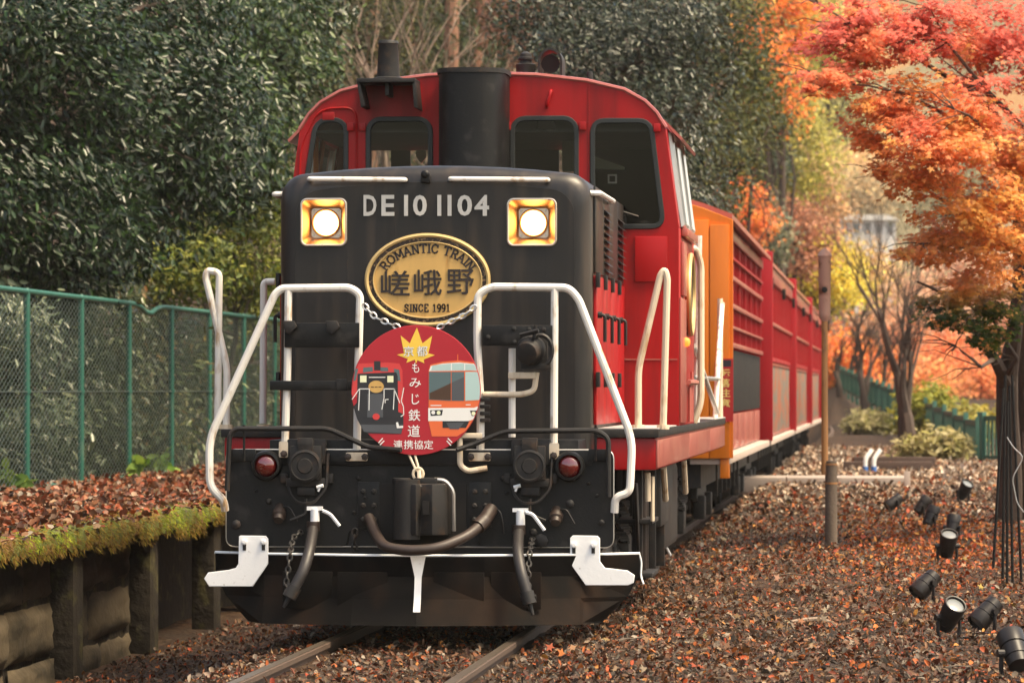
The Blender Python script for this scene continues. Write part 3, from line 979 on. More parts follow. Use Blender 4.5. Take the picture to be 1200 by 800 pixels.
# -- jumper sockets
for cx in (360, 622):
    c = q3(cx, 540, -.01)
    mb = MB(); mb.box(c.x - .125, c.x + .125, -.05, .02, c.z - .02, c.z + .14)
    mb.box(c.x - .10, c.x + .10, -.10, -.05, c.z - .12, c.z + .10); mb.box(c.x - .05, c.x + .05, -.12, -.04, c.z + .06, c.z + .15)
    mb.box(c.x - .13, c.x + .13, -.07, -.02, c.z - .165, c.z - .11); mb.box(c.x - .06, c.x + .06, -.06, 0, c.z - .22, c.z - .165)
    o = part(mb, 'jumper_socket', 'iron', .008)
    mb = MB(); mb.lathe((c.x, -.10, c.z - .03), (0, -1, 0), [(0, .105), (.03, .105), (.035, .09), (.028, .085), (.028, .05), (.04, .045), (.04, .01)], 24); mb.build('cover', M['iron'], o)
    mb = MB(); mb.tube(bend([(c.x - .13, -.05, c.z - .10), (c.x - .1, -.07, c.z - .22), (c.x - .05, -.08, c.z - .27), (c.x + .05, -.08, c.z - .27), (c.x + .13, -.07, c.z - .18), (c.x + .14, -.05, c.z + .05)], .04), .010, 6); mb.build('guard_rod', M['iron'], o)
    mb = MB(); mb.tube(bend([(c.x, -.07, c.z - .24), (c.x, -.08, c.z - .34), (c.x + .1 * (1 if cx > 500 else -1), -.08, c.z - .38)], .02), .010, 6); mb.build('drain_rod', M['iron'], o)
    for sx in (-1, 1):
        mb = MB(); mb.box(c.x + sx * .15 - .02, c.x + sx * .15 + .02, -.05, 0, c.z - .14, c.z - .08); mb.build('lug', M['iron'], o, .005)
    wx = 375 if cx < 500 else 606
    h = q3(wx, 570, -.08)
    mb = MB(); mb.tube([h + Vector((-.022, 0, -.004)), h + Vector((.022, 0, .008))], .012, 8); mb.tube([h, h + Vector((-.012, 0, -.03))], .008, 6); mb.build('tap', M['whitep'], o)

# -- brake cocks with hoses
def brake(px_, py_, hose, handle, small):
    c = q3(px_, py_, -.07)
    mb = MB(); mb.cyl(c + Vector((0, 0, .045)), c + Vector((0, 0, -.06)), .030, n=12); mb.box(c.x - .05, c.x + .05, c.y - .02, c.y + .02, c.z + .035, c.z + .06); mb.cyl(c + Vector((0, .08, 0)), c, .02)
    o = part(mb, 'brake_cock', 'whitep')
    mb = MB(); hp = [q3(a, b, -.11) for a, b in handle]; mb.tube(bend(hp, .05), [.012] * (len(bend(hp, .05))), 6); mb.build('handle', M['whitep'], o)
    pts = [q3(a, b, y) for a, b, y in hose]
    mb = MB(); mb.tube(bend(pts, .15, 6), .036, 12); part(mb, 'brake_hose', 'rubberhose')
    e = pts[-1]; d = (pts[-1] - pts[-2]).normalized()
    mb = MB(); mb.cyl(e - d * .02, e + d * .06, .046, n=12); mb.tube([e + d * .02 + Vector((-.05, 0, 0)), e + d * .02 + Vector((.05, 0, .01))], .016, 6); mb.cyl(e + d * .06, e + d * .13, .016, .010); part(mb, 'hose_coupling', 'iron')
    mb = MB(); mb.cyl(pts[0] - Vector((0, 0, .02)), pts[0] + Vector((0, 0, .04)), .043, n=12); part(mb, 'hose_collar', 'brownhose')
    chain(small, 'safety_chain', loco)


def chain(pts, name, parent, r=.009, L=.050, mat='iron'):
    """chain of oval links along a polyline in local space"""
    pts = [Vector(p) for p in pts]
    mb = MB(); k = 0
    for a, b in zip(pts[:-1], pts[1:]):
        d = (b - a); n = max(1, int(d.length / (L * .72))); d2 = d.normalized()
        u = d2.cross(Vector((0, 1, 0))); u = u.normalized() if u.length > .1 else Vector((1, 0, 0))
        w = d2.cross(u)
        for i in range(n):
            c = a + d * ((i + .5) / n); s_ = (u, w)[k % 2]; k += 1
            loop = [c + d2 * (L * .5 * math.cos(t)) + s_ * (L * .30 * math.sin(t)) for t in [2 * math.pi * j / 10 for j in range(10)]]
            mb.tube(loop, r * .8, 5, close=True)
    o = mb.build(name, M[mat], parent)
    return o


brake(369, 604, [(367, 618, -.08), (365, 632, -.20), (362, 648, -.32), (356, 668, -.40), (344, 690, -.42)], [(378, 598), (387, 602), (398, 616)],
      [q3(354, 622, -.05), q3(343, 630, -.18), q3(340, 650, -.34), q3(335, 685, -.42), q3(340, 692, -.43)])
brake(610, 606, [(608, 622, -.08), (607, 634, -.2), (607, 648, -.32), (611, 672, -.42), (618, 697, -.44)], [(616, 600), (624, 602), (638, 621)],
      [q3(624, 630, -.06), q3(621, 645, -.30), q3(619, 670, -.40), q3(619, 690, -.43)])
# small cocks
for cx, cy in ((328, 599), (652, 602)):
    c = q3(cx, cy, 0)
    mb = MB(); mb.lathe(c + Vector((0, .02, .03)), (0, -.75, -.65), [(0, .034), (.05, .036), (.055, .046), (.09, .046), (.10, .034), (.13, .03), (.132, .015)], 14); o = part(mb, 'end_cock', 'brownhose')
    d = 1
    mb = MB(); mb.tube(bend([c + Vector((.03, -.04, .03)), c + Vector((.07, -.06, .03)), c + Vector((.12, -.06, -.06))], .03), .007, 6); mb.build('lever', M['iron'], o)
for cx, cy, rr in ((315, 587, .02), (668, 590, .028), (277, 614, .03), (705, 612, .02), (634, 633, .045), (625, 623, .025), (590, 560, .018), (594, 577, .012), (700, 580, .01), (690, 566, .01), (300, 575, .01), (420, 560, .014), (428, 583, .012), (415, 600, .012)):
    c = q3(cx, cy, 0); mb = MB(); mb.lathe(c, (0, -1, 0), [(0, rr), (.02, rr), (.03, rr * .6), (.032, rr * .2)], 8); part(mb, 'rivet', 'iron')
chain([q3(416, 620, -.02), q3(415, 636, -.03), q3(416, 648, -.03)], 'short_chain', loco, .010, .06)

# -- coupler
c = q3(492, 597, -.3)
mb = MB()
ol = [(-.17, -.10), (-.13, -.26), (-.02, -.34), (.0, -.26), (.08, -.30), (.155, -.22), (.175, -.06), (.17, .25), (-.17, .25)]
vs = [(c.x + a, b, c.z - .165) for a, b in ol] + [(c.x + a, b, c.z + .165) for a, b in ol]
nn = len(ol); fs = [tuple(range(nn)), tuple(range(2 * nn - 1, nn - 1, -1))] + [((i + 1) % nn, i, i + nn, (i + 1) % nn + nn) for i in range(nn)]
fs = [f[::-1] for f in fs]
mb.add(vs, fs); o = part(mb, 'coupler', 'iron', .018)
mb = MB(); mb.cyl((c.x - .09, -.235, c.z - .19), (c.x - .09, -.235, c.z + .19), .085, n=18); mb.build('knuckle', M['iron'], o)
mb = MB(); mb.box(c.x + .02, c.x + .06, -.32, -.26, c.z - .03, c.z + .055); mb.build('slot', M['slat'], o)
mb = MB(); mb.box(c.x - .05, c.x + .10, -.20, .10, c.z + .15, c.z + .20); mb.cyl((c.x - .13, -.18, c.z + .16), (c.x - .13, -.18, c.z + .20), .06, n=16); mb.build('lock_lifter', M['iron'], o, .006)
mb = MB(); mb.tube(bend([(c.x + .08, -.16, c.z + .19), (c.x + .15, -.16, c.z + .185), (c.x + .20, -.15, c.z + .12), (c.x + .20, -.12, c.z - .14)], .05), .014, 8); mb.build('lift_rod', M['steel'], o)
mb = MB(); mb.box(c.x - .29, c.x + .27, -.015, .02, c.z - .2, c.z + .16); mb.build('drawgear_pocket', M['slat'], o)
for sx in (-1, 1):
    mb = MB(); mb.box(c.x + sx * .36 - .07, c.x + sx * .36 + .07, -.02, -.001, c.z - .12, c.z + .17); o2 = mb.build('striker_plate', M['black2'], o, .004)
    for i in range(3):
        for j in (-1, 1):
            b_ = MB(); b_.lathe((c.x + sx * .36 + j * .035, -.02, c.z - .07 + i * .09), (0, -1, 0), [(0, .019), (.014, .019), (.02, .01)], 6); b_.build('bolt', M['iron'], o2)
# main air hose drooping across
pts = bend([q3(572, 600, -.10), q3(566, 612, -.16), q3(548, 628, -.30), q3(512, 643, -.42), q3(478, 645, -.42), q3(450, 641, -.38), q3(440, 625, -.2), q3(432, 606, -.06)], .12, 5)
mb = MB(); mb.tube(pts, .035, 12); o = part(mb, 'air_hose', 'brownhose')
mb = MB(); mb.cyl(q3(576, 596, -.05), q3(566, 612, -.17), .044, n=14); mb.cyl(q3(568, 609, -.15), q3(560, 617, -.2), .049, n=14); mb.build('collar', M['brownhose'], o)
mb = MB(); mb.tube(bend([q3(577, 596, -.05), q3(586, 598, -.08), q3(589, 612, -.08), q3(590, 625, -.06)], .03), .007, 6); mb.build('strap', M['iron'], o)

# -- uncoupling rods
mb = MB(); mb.tube(bend([q3(266, 575, -.06), q3(269, 510, -.06), q3(276, 502, -.06), q3(385, 502, -.06), q3(432, 524, -.10), q3(470, 527, -.2)], .05), .017, 8)
part(mb, 'uncoupling_rod', 'iron')
mb = MB(); mb.tube(bend([q3(535, 527, -.12), q3(556, 520, -.08), q3(592, 505, -.06), q3(700, 504, -.06), q3(713, 513, -.06), q3(713, 582, -.06)], .05), .017, 8)
part(mb, 'uncoupling_rod', 'iron')
for cx in (286, 698):
    mb = MB(); a = q3(cx, 503, -.06); b = q3(cx, 540, -.03); mb.tube([a + Vector((0, 0, .03)), b], .009, 6); part(mb, 'rod_hanger', 'iron')

# -- front handrails
RR = .026
def hrail(pts, name='handrail', mat='white', r=RR, rad=.10):
    mb = MB(); mb.tube(bend([q3(*p) for p in pts], rad, 6), r, 10); return part(mb, name, mat)
hl = hrail([(264, 598, 0), (262, 586, -.02), (246, 570, -.02), (245, 515, .0), (322, 345, .02), (330, 338, .02), (410, 337, .02), (422, 345, .02), (420, 420, .02), (418, 538, .02)], 'handrail', 'white')
mb = MB(); mb.tube([q3(338, 340, .02), q3(337, 430, .02), q3(334, 520, .02)], .025, 10); mb.build('post', M['white'], hl)
hr = hrail([(720, 600, 0), (721, 582, -.02), (738, 577, -.02), (741, 515, .0), (678, 350, .02), (666, 337, .02), (575, 336, .02), (560, 345, .02), (559, 400, .02), (563, 470, .02), (563, 535, .02)], 'handrail', 'white')
mb = MB(); mb.tube([q3(650, 338, .02), q3(649, 525, .02)], .025, 10); mb.build('post', M['white'], hr)
mb = MB(); mb.tube([q3(600, 408, .03), q3(600, 512, .03)], .023, 10); part(mb, 'pipe_post', 'white')
mb = MB(); mb.tube(bend([q3(566, 462, 0), q3(612, 462, 0), q3(626, 458, 0), q3(629, 436, 0)], .08, 6), .019, 10); o = part(mb, 'bent_pipe', 'cream')
a = q3(596, 440, .01); b = q3(628, 437, .01); mb = MB(); mb.box(a.x, b.x, -.03, 0, a.z - .02, a.z + .022); mb.build('clamp', M['cream'], o, .006)
mb = MB(); mb.tube(bend([q3(571, 548, -.05), q3(548, 552, -.06), q3(539, 545, -.06), q3(539, 512, -.06)], .08, 6), .019, 10); o = part(mb, 'bent_pipe', 'cream')
a = q3(541, 513, .01); b = q3(566, 507, .01); mb = MB(); mb.box(a.x, b.x, -.08, -.03, a.z, b.z); mb.build('clamp', M['cream'], o, .006)
# feet of the rails: plates with nuts
for cx, cy, flat_ in ((333, 526, 0), (649, 528, 0), (418, 535, 1), (562, 535, 1)):
    c = q3(cx, cy, -.035)
    mb = MB()
    if flat_: mb.box(c.x - .07, c.x + .07, -.05, -.025, c.z - .028, c.z + .028)
    else: mb.box(c.x - .034, c.x + .034, -.05, -.025, c.z - .055, c.z + .05)
    o = part(mb, 'rail_foot', 'cream', .01)
    for sx in ((-.055, .055) if flat_ else (0,)):
        mb = MB(); mb.lathe((c.x + sx, -.05, c.z - (0 if flat_ else .03)), (0, -1, 0), [(0, .024), (.006, .024), (.007, .016), (.022, .016), (.024, .008)], 6); mb.build('nut', M['brownhose'], o)
# dark step boards across the rails
def board(x0_, x1_, y0_, y1_, yy=-.02, th=.05, mat='black2', nm='step_board'):
    a = q(x0_, y1_, yy); b = q(x1_, y0_, yy); mb = MB(); mb.box(a[0], b[0], yy, yy + th, a[1], b[1]); return part(mb, nm, mat, .006)
o = board(333, 421, 378, 407)
for px_ in (336, 386):
    c = q3(px_, 383, -.03); mb = MB(); mb.prism([(c.x - .02, c.z + .04), (c.x + .05, c.z + .04), (c.x + .07, c.z + .0), (c.x + .02, c.z - .05), (c.x - .01, c.z - .03)], -.07, -.021); mb.build('hook', M['iron'], o, .006)
board(316, 412, 446, 457)
board(394, 407, 444, 458, -.035, .014, nm='board_clip')
o = board(565, 647, 381, 405)
for px_, py_ in ((572, 395), (602, 385), (603, 401), (620, 386), (637, 386)):
    c = q3(px_, py_, -.02); mb = MB(); mb.lathe(c, (0, -1, 0), [(0, .016), (.012, .016), (.015, .01)], 8); mb.build('bolt', M['iron'], o)
# cable connector hanging on the right rail
c = q3(627, 411, -.06)
mb = MB(); mb.lathe(c + Vector((-.01, .05, .02)), (-.25, -1, -.25), [(0, .085), (.06, .095), (.09, .095), (.10, .08), (.16, .07), (.165, .03)], 22); mb.box(c.x - .09, c.x + .10, -.07, .0, c.z - .12, c.z - .08); mb.box(c.x - .08, c.x + .08, -.06, .02, c.z - .09, c.z + .09)
o = part(mb, 'cable_connector', 'iron', .004)
mb = MB(); mb.tube(ell_ := [Vector((c.x + .04 + .075 * math.cos(t), -.12, c.z + .0 + .10 * math.sin(t))) for t in [R(-60 + 20 * k) for k in range(11)]], .015, 6); mb.tube([c + Vector((-.09, -.08, .10)), c + Vector((.03, -.10, .13))], .014, 6); mb.cyl(c + Vector((.0, -.08, .08)), c + Vector((.01, -.08, .16)), .012); mb.build('latch', M['iron'], o)
for k in range(4):
    c = q3(570, 468 + 8 * k, .0); mb = MB(); mb.box(c.x - .04, c.x + .025, -.03, .02, c.z - .012, c.z + .012); part(mb, 'terminal', 'iron', .006)

# -- platform corner handrails
def loop_rail(pts, y, nm='corner_rail', mat='cream', r=.024):
    mb = MB(); mb.tube(bend([q3(a, b, y) for a, b in pts], .07, 6), r, 10); return part(mb, nm, mat)
loop_rail([(748, 501, ), (748, 432), (774, 322), (779, 316), (782, 326), (777, 503)], YD0 + .12)
loop_rail([(265, 498), (266, 430), (241, 325), (243, 317), (257, 319), (255, 498)], YD0 + .12, mat='white')
loop_rail([(308, 496), (309, 330), (322, 330)], YD0 + .9, mat='white')
for cx, cy in ((748, 500), (777, 502), (265, 497), (255, 497), (308, 496)):
    c = q3(cx, cy, YD0 + .12); mb = MB(); mb.cyl((c.x, c.y, DZ), (c.x, c.y, DZ + .03), .042, n=10); part(mb, 'rail_socket', 'cream')

# ---------------- bonnet
HW = 1.035
cxh = 0.0
def hood_outline(ins=0.0, zb_=1.02):
    hw = HW - ins
    zt_ = 3.085 - ins
    pts = [(-hw, zb_)]
    r = .17
    for k in range(7):
        a = R(180 - 90 * k / 6); pts.append((-hw + r + r * math.cos(a), zt_ - .05 - r + r * math.sin(a)))
    for k in range(1, 8):
        t = k / 8; x = (-hw + r) + (2 * hw - 2 * r) * t
        pts.append((x, zt_ - .05 + .05 * (1 - (x / (hw - r)) ** 2)))
    for k in range(7):
        a = R(90 - 90 * k / 6); pts.append((hw - r + r * math.cos(a), zt_ - .05 - r + r * math.sin(a)))
    pts.append((hw, zb_))
    return pts
rf = .11
rings = []
for k in range(7):
    a = R(90 * k / 6)
    rings.append((hood_outline(rf * (1 - math.sin(a))), YH + rf * (1 - math.cos(a))))
rings.append((hood_outline(0), YC0))
vs, fs = [], []
n = len(rings[0][0])
for o_, yy in rings: vs += [(a, yy, b) for a, b in o_]
for r_ in range(len(rings) - 1):
    for i in range(n - 1): fs.append((r_ * n + i, (r_ + 1) * n + i, (r_ + 1) * n + i + 1, r_ * n + i + 1)[::-1])
mb = MB(); mb.add(vs, fs); part(mb, 'bonnet', 'black', ang=50)
LH = []
for x0_, x1_ in ((352, 407), (594, 653)):
    a = q(x0_, 289, YH); b = q(x1_, 232, YH); LH.append((a[0], a[1], b[0], b[1]))
holes = [rrect(a + .012, b + .012, c_ - .012, d - .012, .03) for a, b, c_, d in LH]
plate('bonnet_face', hood_outline(rf), holes, YH, .012, M['black'], loco, .002)
for (a, b, c_, d) in LH:
    root = MB()
    o = plate('headlight', rrect(a, b, c_, d, .045), [rrect(a + .016, b + .016, c_ - .016, d - .016, .032)], YH - .02, .03, M['bezel'], loco, .006)
    cx, cz = (a + c_) / 2, (b + d) / 2
    outer = rrect(a + .014, b + .014, c_ - .014, d - .014, .032); h = .098; inner = rrect(cx - h, cz - h, cx + h, cz + h, .02)
    mb = MB(); m_ = len(outer)
    mb.add([(p[0], YH - .012, p[1]) for p in outer] + [(p[0], YH + .13, p[1]) for p in inner], [(i, (i + 1) % m_, (i + 1) % m_ + m_, i + m_) for i in range(m_)])
    mb.build('reflector', M['copper'], o, smooth=True)
    plate('lamp_plate', rrect(cx - h - .003, cz - h - .003, cx + h + .003, cz + h + .003, .02), [], YH + .131, .01, M['bezel'], o, .001)
    mb = MB(); mb.lathe((cx, YH + .13, cz), (0, -1, 0), [(0, .096), (.018, .096), (.022, .088), (.012, .086)], 32); mb.build('lamp_ring', M['copper'], o)
    mb = MB(); mb.lathe((cx, YH + .125, cz), (0, -1, 0), [(0, .086), (.012, .08), (.026, .055), (.034, .02), (.035, .002)], 32); mb.build('lamp', M['lamp'], o, ang=80)
    for sx in (-1, 1):
        for sz in (-1, 1):
            mb = MB(); mb.lathe((cx + sx * .082, YH + .131, cz + sz * .082), (0, -1, 0), [(0, .008), (.006, .006)], 8); mb.build('screw', M['steel'], o)
# grab bars on the bonnet face
for x0_, x1_ in ((363, 475), (528, 642)):
    a = q3(x0_, 210, YH); b = q3(x1_, 211, YH)
    mb = MB(); mb.tube(bend([a + Vector((0, .02, 0)), a + Vector((0, -.05, 0)), b + Vector((0, -.05, 0)), b + Vector((0, .02, 0))], .03), .016, 10); part(mb, 'grab_bar', 'white')
c = q3(499, 210, YH); mb = MB(); mb.box(c.x - .03, c.x + .03, YH - .05, YH + .02, c.z - .025, c.z + .03); mb.lathe(c + Vector((0, -.02, .03)), (0, -1, 0), [(0, .03), (.03, .03), (.04, .015)], 12); part(mb, 'lamp_hook', 'black2', .006)
# cast number
for ch, xa, xb in (('D', 426, 441), ('E', 447, 462), ('1', 473.5, 478), ('0', 484, 500), ('1', 512.5, 517), ('1', 524.5, 529), ('0', 536, 553), ('4', 556, 573)):
    a = q(xa, 253, YH - .012); b = q(xb, 228.5, YH - .012)
    mb = MB()
    if ch == '1': mb.box(a[0], b[0], YH - .014, YH + .001, a[1], b[1])
    else: put_glyph(mb, ch, a[0], a[1], b[0], b[1], YH - .014, .022, thick=.015)
    part(mb, 'number_letter', 'letter', smooth=False)
# door seams on the face
for px_ in (407, 640, 463, 547):
    a = q(px_, 400 if px_ in (407, 640) else 420, YH); b = q(px_, 292 if px_ in (407, 640) else 262, YH)
    mb = MB(); mb.box(a[0] - .0025, a[0] + .0025, YH - .002, YH + .001, a[1] - 1.0, b[1]); part(mb, 'face_seam', 'iron', smooth=False)
# bonnet side doors: red below, louvred above
for sx in (-1, 1):
    w = HW * sx
    yy = YH + .22
    for k in range(4):
        y1_ = yy + .80
        mb = MB(); mb.box(w, w + .022 * sx, yy + .006, y1_ - .006, DZ + .03, 2.36); o = part(mb, 'bonnet_door', 'red', .006)
        mb = MB(); mb.tube(bend([(w + .02 * sx, yy + .12, 2.10), (w + .07 * sx, yy + .12, 2.10), (w + .07 * sx, yy + .12, 1.92), ], .03), .012, 6); mb.cyl((w + .015 * sx, yy + .12, 2.10), (w + .05 * sx, yy + .12, 2.10), .022, n=10); mb.build('handle', M['iron'], o)
        for zz in (1.62, 2.28):
            mb = MB(); mb.box(w + .02 * sx, w + .045 * sx, yy - .04, yy + .05, zz, zz + .10); mb.build('hinge', M['iron'], o, .004)
        mb = MB(); mb.box(w, w + .016 * sx, yy + .006, y1_ - .006, 2.375, 2.95); o = part(mb, 'louvre_panel', 'black', .005)
        for j in range(9 if k in (1, 3) else 0):
            z_ = 2.40 + j * .05
            mb = MB(); mb.add([(w + .016 * sx, yy + .12, z_ + .03), (w + .016 * sx, y1_ - .12, z_ + .03), (w + .05 * sx, y1_ - .12, z_), (w + .05 * sx, yy + .12, z_), (w + .016 * sx, yy + .12, z_ + .022), (w + .016 * sx, y1_ - .12, z_ + .022)],
                [(0, 1, 2, 3), (4, 3, 2, 5), (0, 3, 4), (1, 5, 2)]); mb.build('louvre', M['iron'], o, smooth=False)
        yy = y1_
    # hand rail along the upper edge of the bonnet
    mb = MB(); mb.tube(bend([(w * .98, YH + .1, 2.90), (w + .05 * sx, YH + .12, 2.90), (w + .06 * sx, 2.2, 2.90), (w * .98, 2.3, 2.90)], .03), .018, 8); part(mb, 'bonnet_rail', 'white')
# exhaust stack in front of the cab
a = q(511, 192, YC0 - .55); b = q(590, 83, YC0 - .55)
cx = (a[0] + b[0]) / 2; r_ = (b[0] - a[0]) / 2
mb = MB()
prof = []
for k in range(17):
    t = R(180 + 180 * k / 16); prof.append((cx + r_ * (abs(math.cos(t)) ** .6) * (1 if math.cos(t) > 0 else -1), YC0 - .30 + .32 * math.sin(t) * 1.0))
prof += [(cx + r_, YC0 + .02), (cx - r_, YC0 + .02)]
m_ = len(prof)
mb.add([(p[0], p[1], 2.9) for p in prof] + [(p[0], p[1], b[1]) for p in prof], [tuple(range(m_))[::-1], tuple(range(m_, 2 * m_))] + [(i, (i + 1) % m_, (i + 1) % m_ + m_, i + m_) for i in range(m_)])
o = part(mb, 'exhaust_stack', 'black2')
mb = MB(); mb.add([(cx + (p[0] - cx) * 1.05, p[1] - .01, b[1] - .012) for p in prof] + [(cx + (p[0] - cx) * 1.05, p[1] - .01, b[1] + .022) for p in prof], [tuple(range(m_))[::-1], tuple(range(m_, 2 * m_))] + [(i, (i + 1) % m_, (i + 1) % m_ + m_, i + m_) for i in range(m_)]); mb.build('stack_cap', M['iron'], o)

# ---------------- cab
CB = q(567, 300, YC0)[0]
prof = [(1.45, DZ), (1.45, 2.80), (1.355, 3.52), (1.285, 3.63), (1.20, 3.715), (1.05, 3.80), (.77, 3.868), (.4, 3.912), (0, 3.925)]
full = [(-a, b) for a, b in prof] + prof[::-1][1:]
W = {}
W[1] = rpoly(qs([(371, 141), (405, 141), (405, 268), (351, 268)], YC0), .10)
W[2] = rrect(*q(432, 262, YC0), *q(504, 140, YC0), .09)
W[3] = rrect(*q(601, 262, YC0), *q(675, 139, YC0), .09)
W[4] = rpoly(qs([(695, 142), (762, 142), (777, 265), (695, 265)], YC0), .09)
plate('cab_front', full, list(W.values()), YC0, .03, M['cabred'], loco, .004)
def scale_loop(lp, k):
    cx = sum(p[0] for p in lp) / len(lp); cz = sum(p[1] for p in lp) / len(lp)
    n = len(lp); out = []
    for i in range(n):
        a, b, c = Vector(lp[i - 1]), Vector(lp[i]), Vector(lp[(i + 1) % n])
        t = (c - a).normalized(); nrm = Vector((t.y, -t.x))
        if nrm.dot(Vector((b.x - cx, b.y - cz))) < 0: nrm = -nrm
        p = b + nrm * k; out.append((p.x, p.y))
    return out
for k, lp in W.items():
    o = plate('cab_window', scale_loop(lp, .022), [scale_loop(lp, -.016)], YC0 - .014, .03, M['rubber'], loco, .006)
    mb = MB(); mb.flat(lp, YC0 + .008); mb.build('pane', M['glass'], o, smooth=False)
# ceiling and two upright boards seen through the left window
mb = MB(); mb.box(-1.30, 1.30, YC0 + .04, YC1 - .01, 3.50, 3.52); part(mb, 'cab_ceiling', 'inner')
for xa, xb in ((357, 363), (367, 373)):
    a = q(xa, 215, YC0 + .5); b = q(xb, 152 if xa > 360 else 158, YC0 + .5); mb = MB(); mb.box(a[0], b[0], YC0 + .5, YC0 + .53, a[1] - .5, b[1]); part(mb, 'door_board', 'orange', .004)
# wipers
a = q3(722, 246, YC0 - .03); b = q3(748, 254, YC0 - .03)
mb = MB(); mb.tube([a, b], .010, 6); mb.tube([a + Vector((0, .02, .02)), a], .02, 6); part(mb, 'wiper', 'iron')
# roof shell and walls
rp = [p for p in full if p[1] >= 3.5]
vs = [(a, YC0 + .03, b) for a, b in rp] + [(a, YC1, b) for a, b in rp] + [(a * .985, YC0 + .03, b - .03) for a, b in rp] + [(a * .985, YC1, b - .03) for a, b in rp]
n = len(rp); fs = []
for i in range(n - 1):
    fs.append((i, i + 1, n + i + 1, n + i)); fs.append((2 * n + i, 3 * n + i, 3 * n + i + 1, 2 * n + i + 1))
fs += [(0, n, 3 * n, 2 * n), (n - 1, 3 * n - 1, 4 * n - 1, 2 * n - 1)]
mb = MB(); mb.add(vs, fs); o = part(mb, 'cab_roof', 'cabred', ang=40)
mb = MB(); mb.tube([(a, YC0 + .0, b + .008) for a, b in rp], .016, 6); mb.build('roof_rim', M['pinkside'], o)
bk = [rrect(*q(374, 205, YC1), *q(396, 148, YC1), .05), rrect(*q(435, 215, YC1), *q(458, 167, YC1), .06), rrect(*q(481, 215, YC1), *q(504, 167, YC1), .06), rrect(*q(655, 215, YC1), *q(677, 168, YC1), .03)]
plate('cab_back', full, bk, YC1, .04, M['inner'], loco, .002)
for sx in (-1, 1):
    mb = MB(); mb.box(sx * 1.41, sx * 1.45, YC0 + .032, YC1, DZ, 2.795); part(mb, 'cab_side', 'red', .004)
    def sl(z): return 1.45 - .095 * (z - 2.80) / .72
    for (ya, yb) in ((YC0 + .032, YC0 + .30), (YC0 + 1.10, YC0 + 1.28), (YC1 - .45, YC1)):
        mb = MB()
        vs = [(sx * (sl(zz) - dd), yy, zz) for zz in (2.80, 3.52) for yy in (ya, yb) for dd in (0, .04)]
        mb.add(vs, [(0, 2, 6, 4), (1, 5, 7, 3), (0, 4, 5, 1), (2, 3, 7, 6), (0, 1, 3, 2), (4, 6, 7, 5)]); part(mb, 'side_pillar', 'cabred')
    for (ya, yb) in ((YC0 + .30, YC0 + 1.10), (YC0 + 1.28, YC1 - .45)):
        o = None
        mb = MB()
        mb.tube([(sx * (sl(2.83) + .006), ya + .03, 2.83), (sx * (sl(2.83) + .006), yb - .03, 2.83), (sx * (sl(3.49) + .006), yb - .03, 3.49), (sx * (sl(3.49) + .006), ya + .03, 3.49)], .030, 6, close=True)
        o = part(mb, 'side_window', 'steel')
        mb = MB(); mb.add([(sx * sl(2.82), ya, 2.82), (sx * sl(2.82), yb, 2.82), (sx * sl(3.5), yb, 3.5), (sx * sl(3.5), ya, 3.5)], [(0, 1, 2, 3)]); mb.build('pane', M['glass'], o)
    # awning, sill, small lamp
    mb = MB(); mb.add([(sx * 1.33, YC0 + .2, 3.60), (sx * 1.33, YC1 - .1, 3.60), (sx * 1.47, YC1 - .1, 3.46), (sx * 1.47, YC0 + .2, 3.46), (sx * 1.33, YC0 + .2, 3.57), (sx * 1.33, YC1 - .1, 3.57), (sx * 1.46, YC1 - .1, 3.44), (sx * 1.46, YC0 + .2, 3.44)],
                     [(0, 1, 2, 3), (7, 6, 5, 4), (3, 2, 6, 7), (0, 3, 7, 4), (1, 5, 6, 2)]); part(mb, 'awning', 'pinkside')
    mb = MB(); mb.box(sx * 1.452, sx * 1.50, YC0 + .35, YC1 - .4, 2.74, 2.80); part(mb, 'window_sill', 'pinkside', .008)
    mb = MB(); mb.box(sx * 1.452, sx * 1.475, YC0 + .3, YC0 + .8, 2.30, 2.70); part(mb, 'vent_box', 'pinkside', .006)
    mb = MB(); mb.box(sx * 1.452, sx * 1.466, YC0 + .04, YC0 + .9, DZ + .02, 2.28); part(mb, 'side_panel', 'pinkside', .004)
    mb = MB(); mb.lathe((sx * 1.46, YC0 + .7, 1.96), (sx, -.3, 0), [(0, .035), (.02, .035), (.035, .028), (.042, .012)], 14); part(mb, 'side_lamp', 'sidelamp' if sx > 0 else 'redlens')
    # oval plate on the cab side
    ring = [Vector((sx * 1.475, YC0 + 1.45 + .42 * math.cos(t), 2.33 + .30 * math.sin(t))) for t in [2 * math.pi * k / 32 for k in range(32)]]
    mb = MB(); mb.tube(ring, .022, 8, close=True); o = part(mb, 'oval_side_plate', 'goldrim')
    mb = MB(); mb.add([(sx * 1.472, p.y, p.z) for p in ring], [tuple(range(32))[::(-1 if sx < 0 else 1)]]); mb.build('face', M['braid'], o)
    # pipes and rods below the window
    mb = MB()
    for k, yy in enumerate((YC0 + 1.1, YC0 + 1.25, YC0 + 1.5)): mb.tube([(sx * 1.48, yy, 1.36), (sx * 1.48, yy, 1.62 + .06 * k)], .012, 6)
    mb.tube([(sx * 1.48, YC0 + .9, 1.66), (sx * 1.50, YC0 + 1.9, 1.66)], .022, 6)
    part(mb, 'side_piping', 'pinkside')
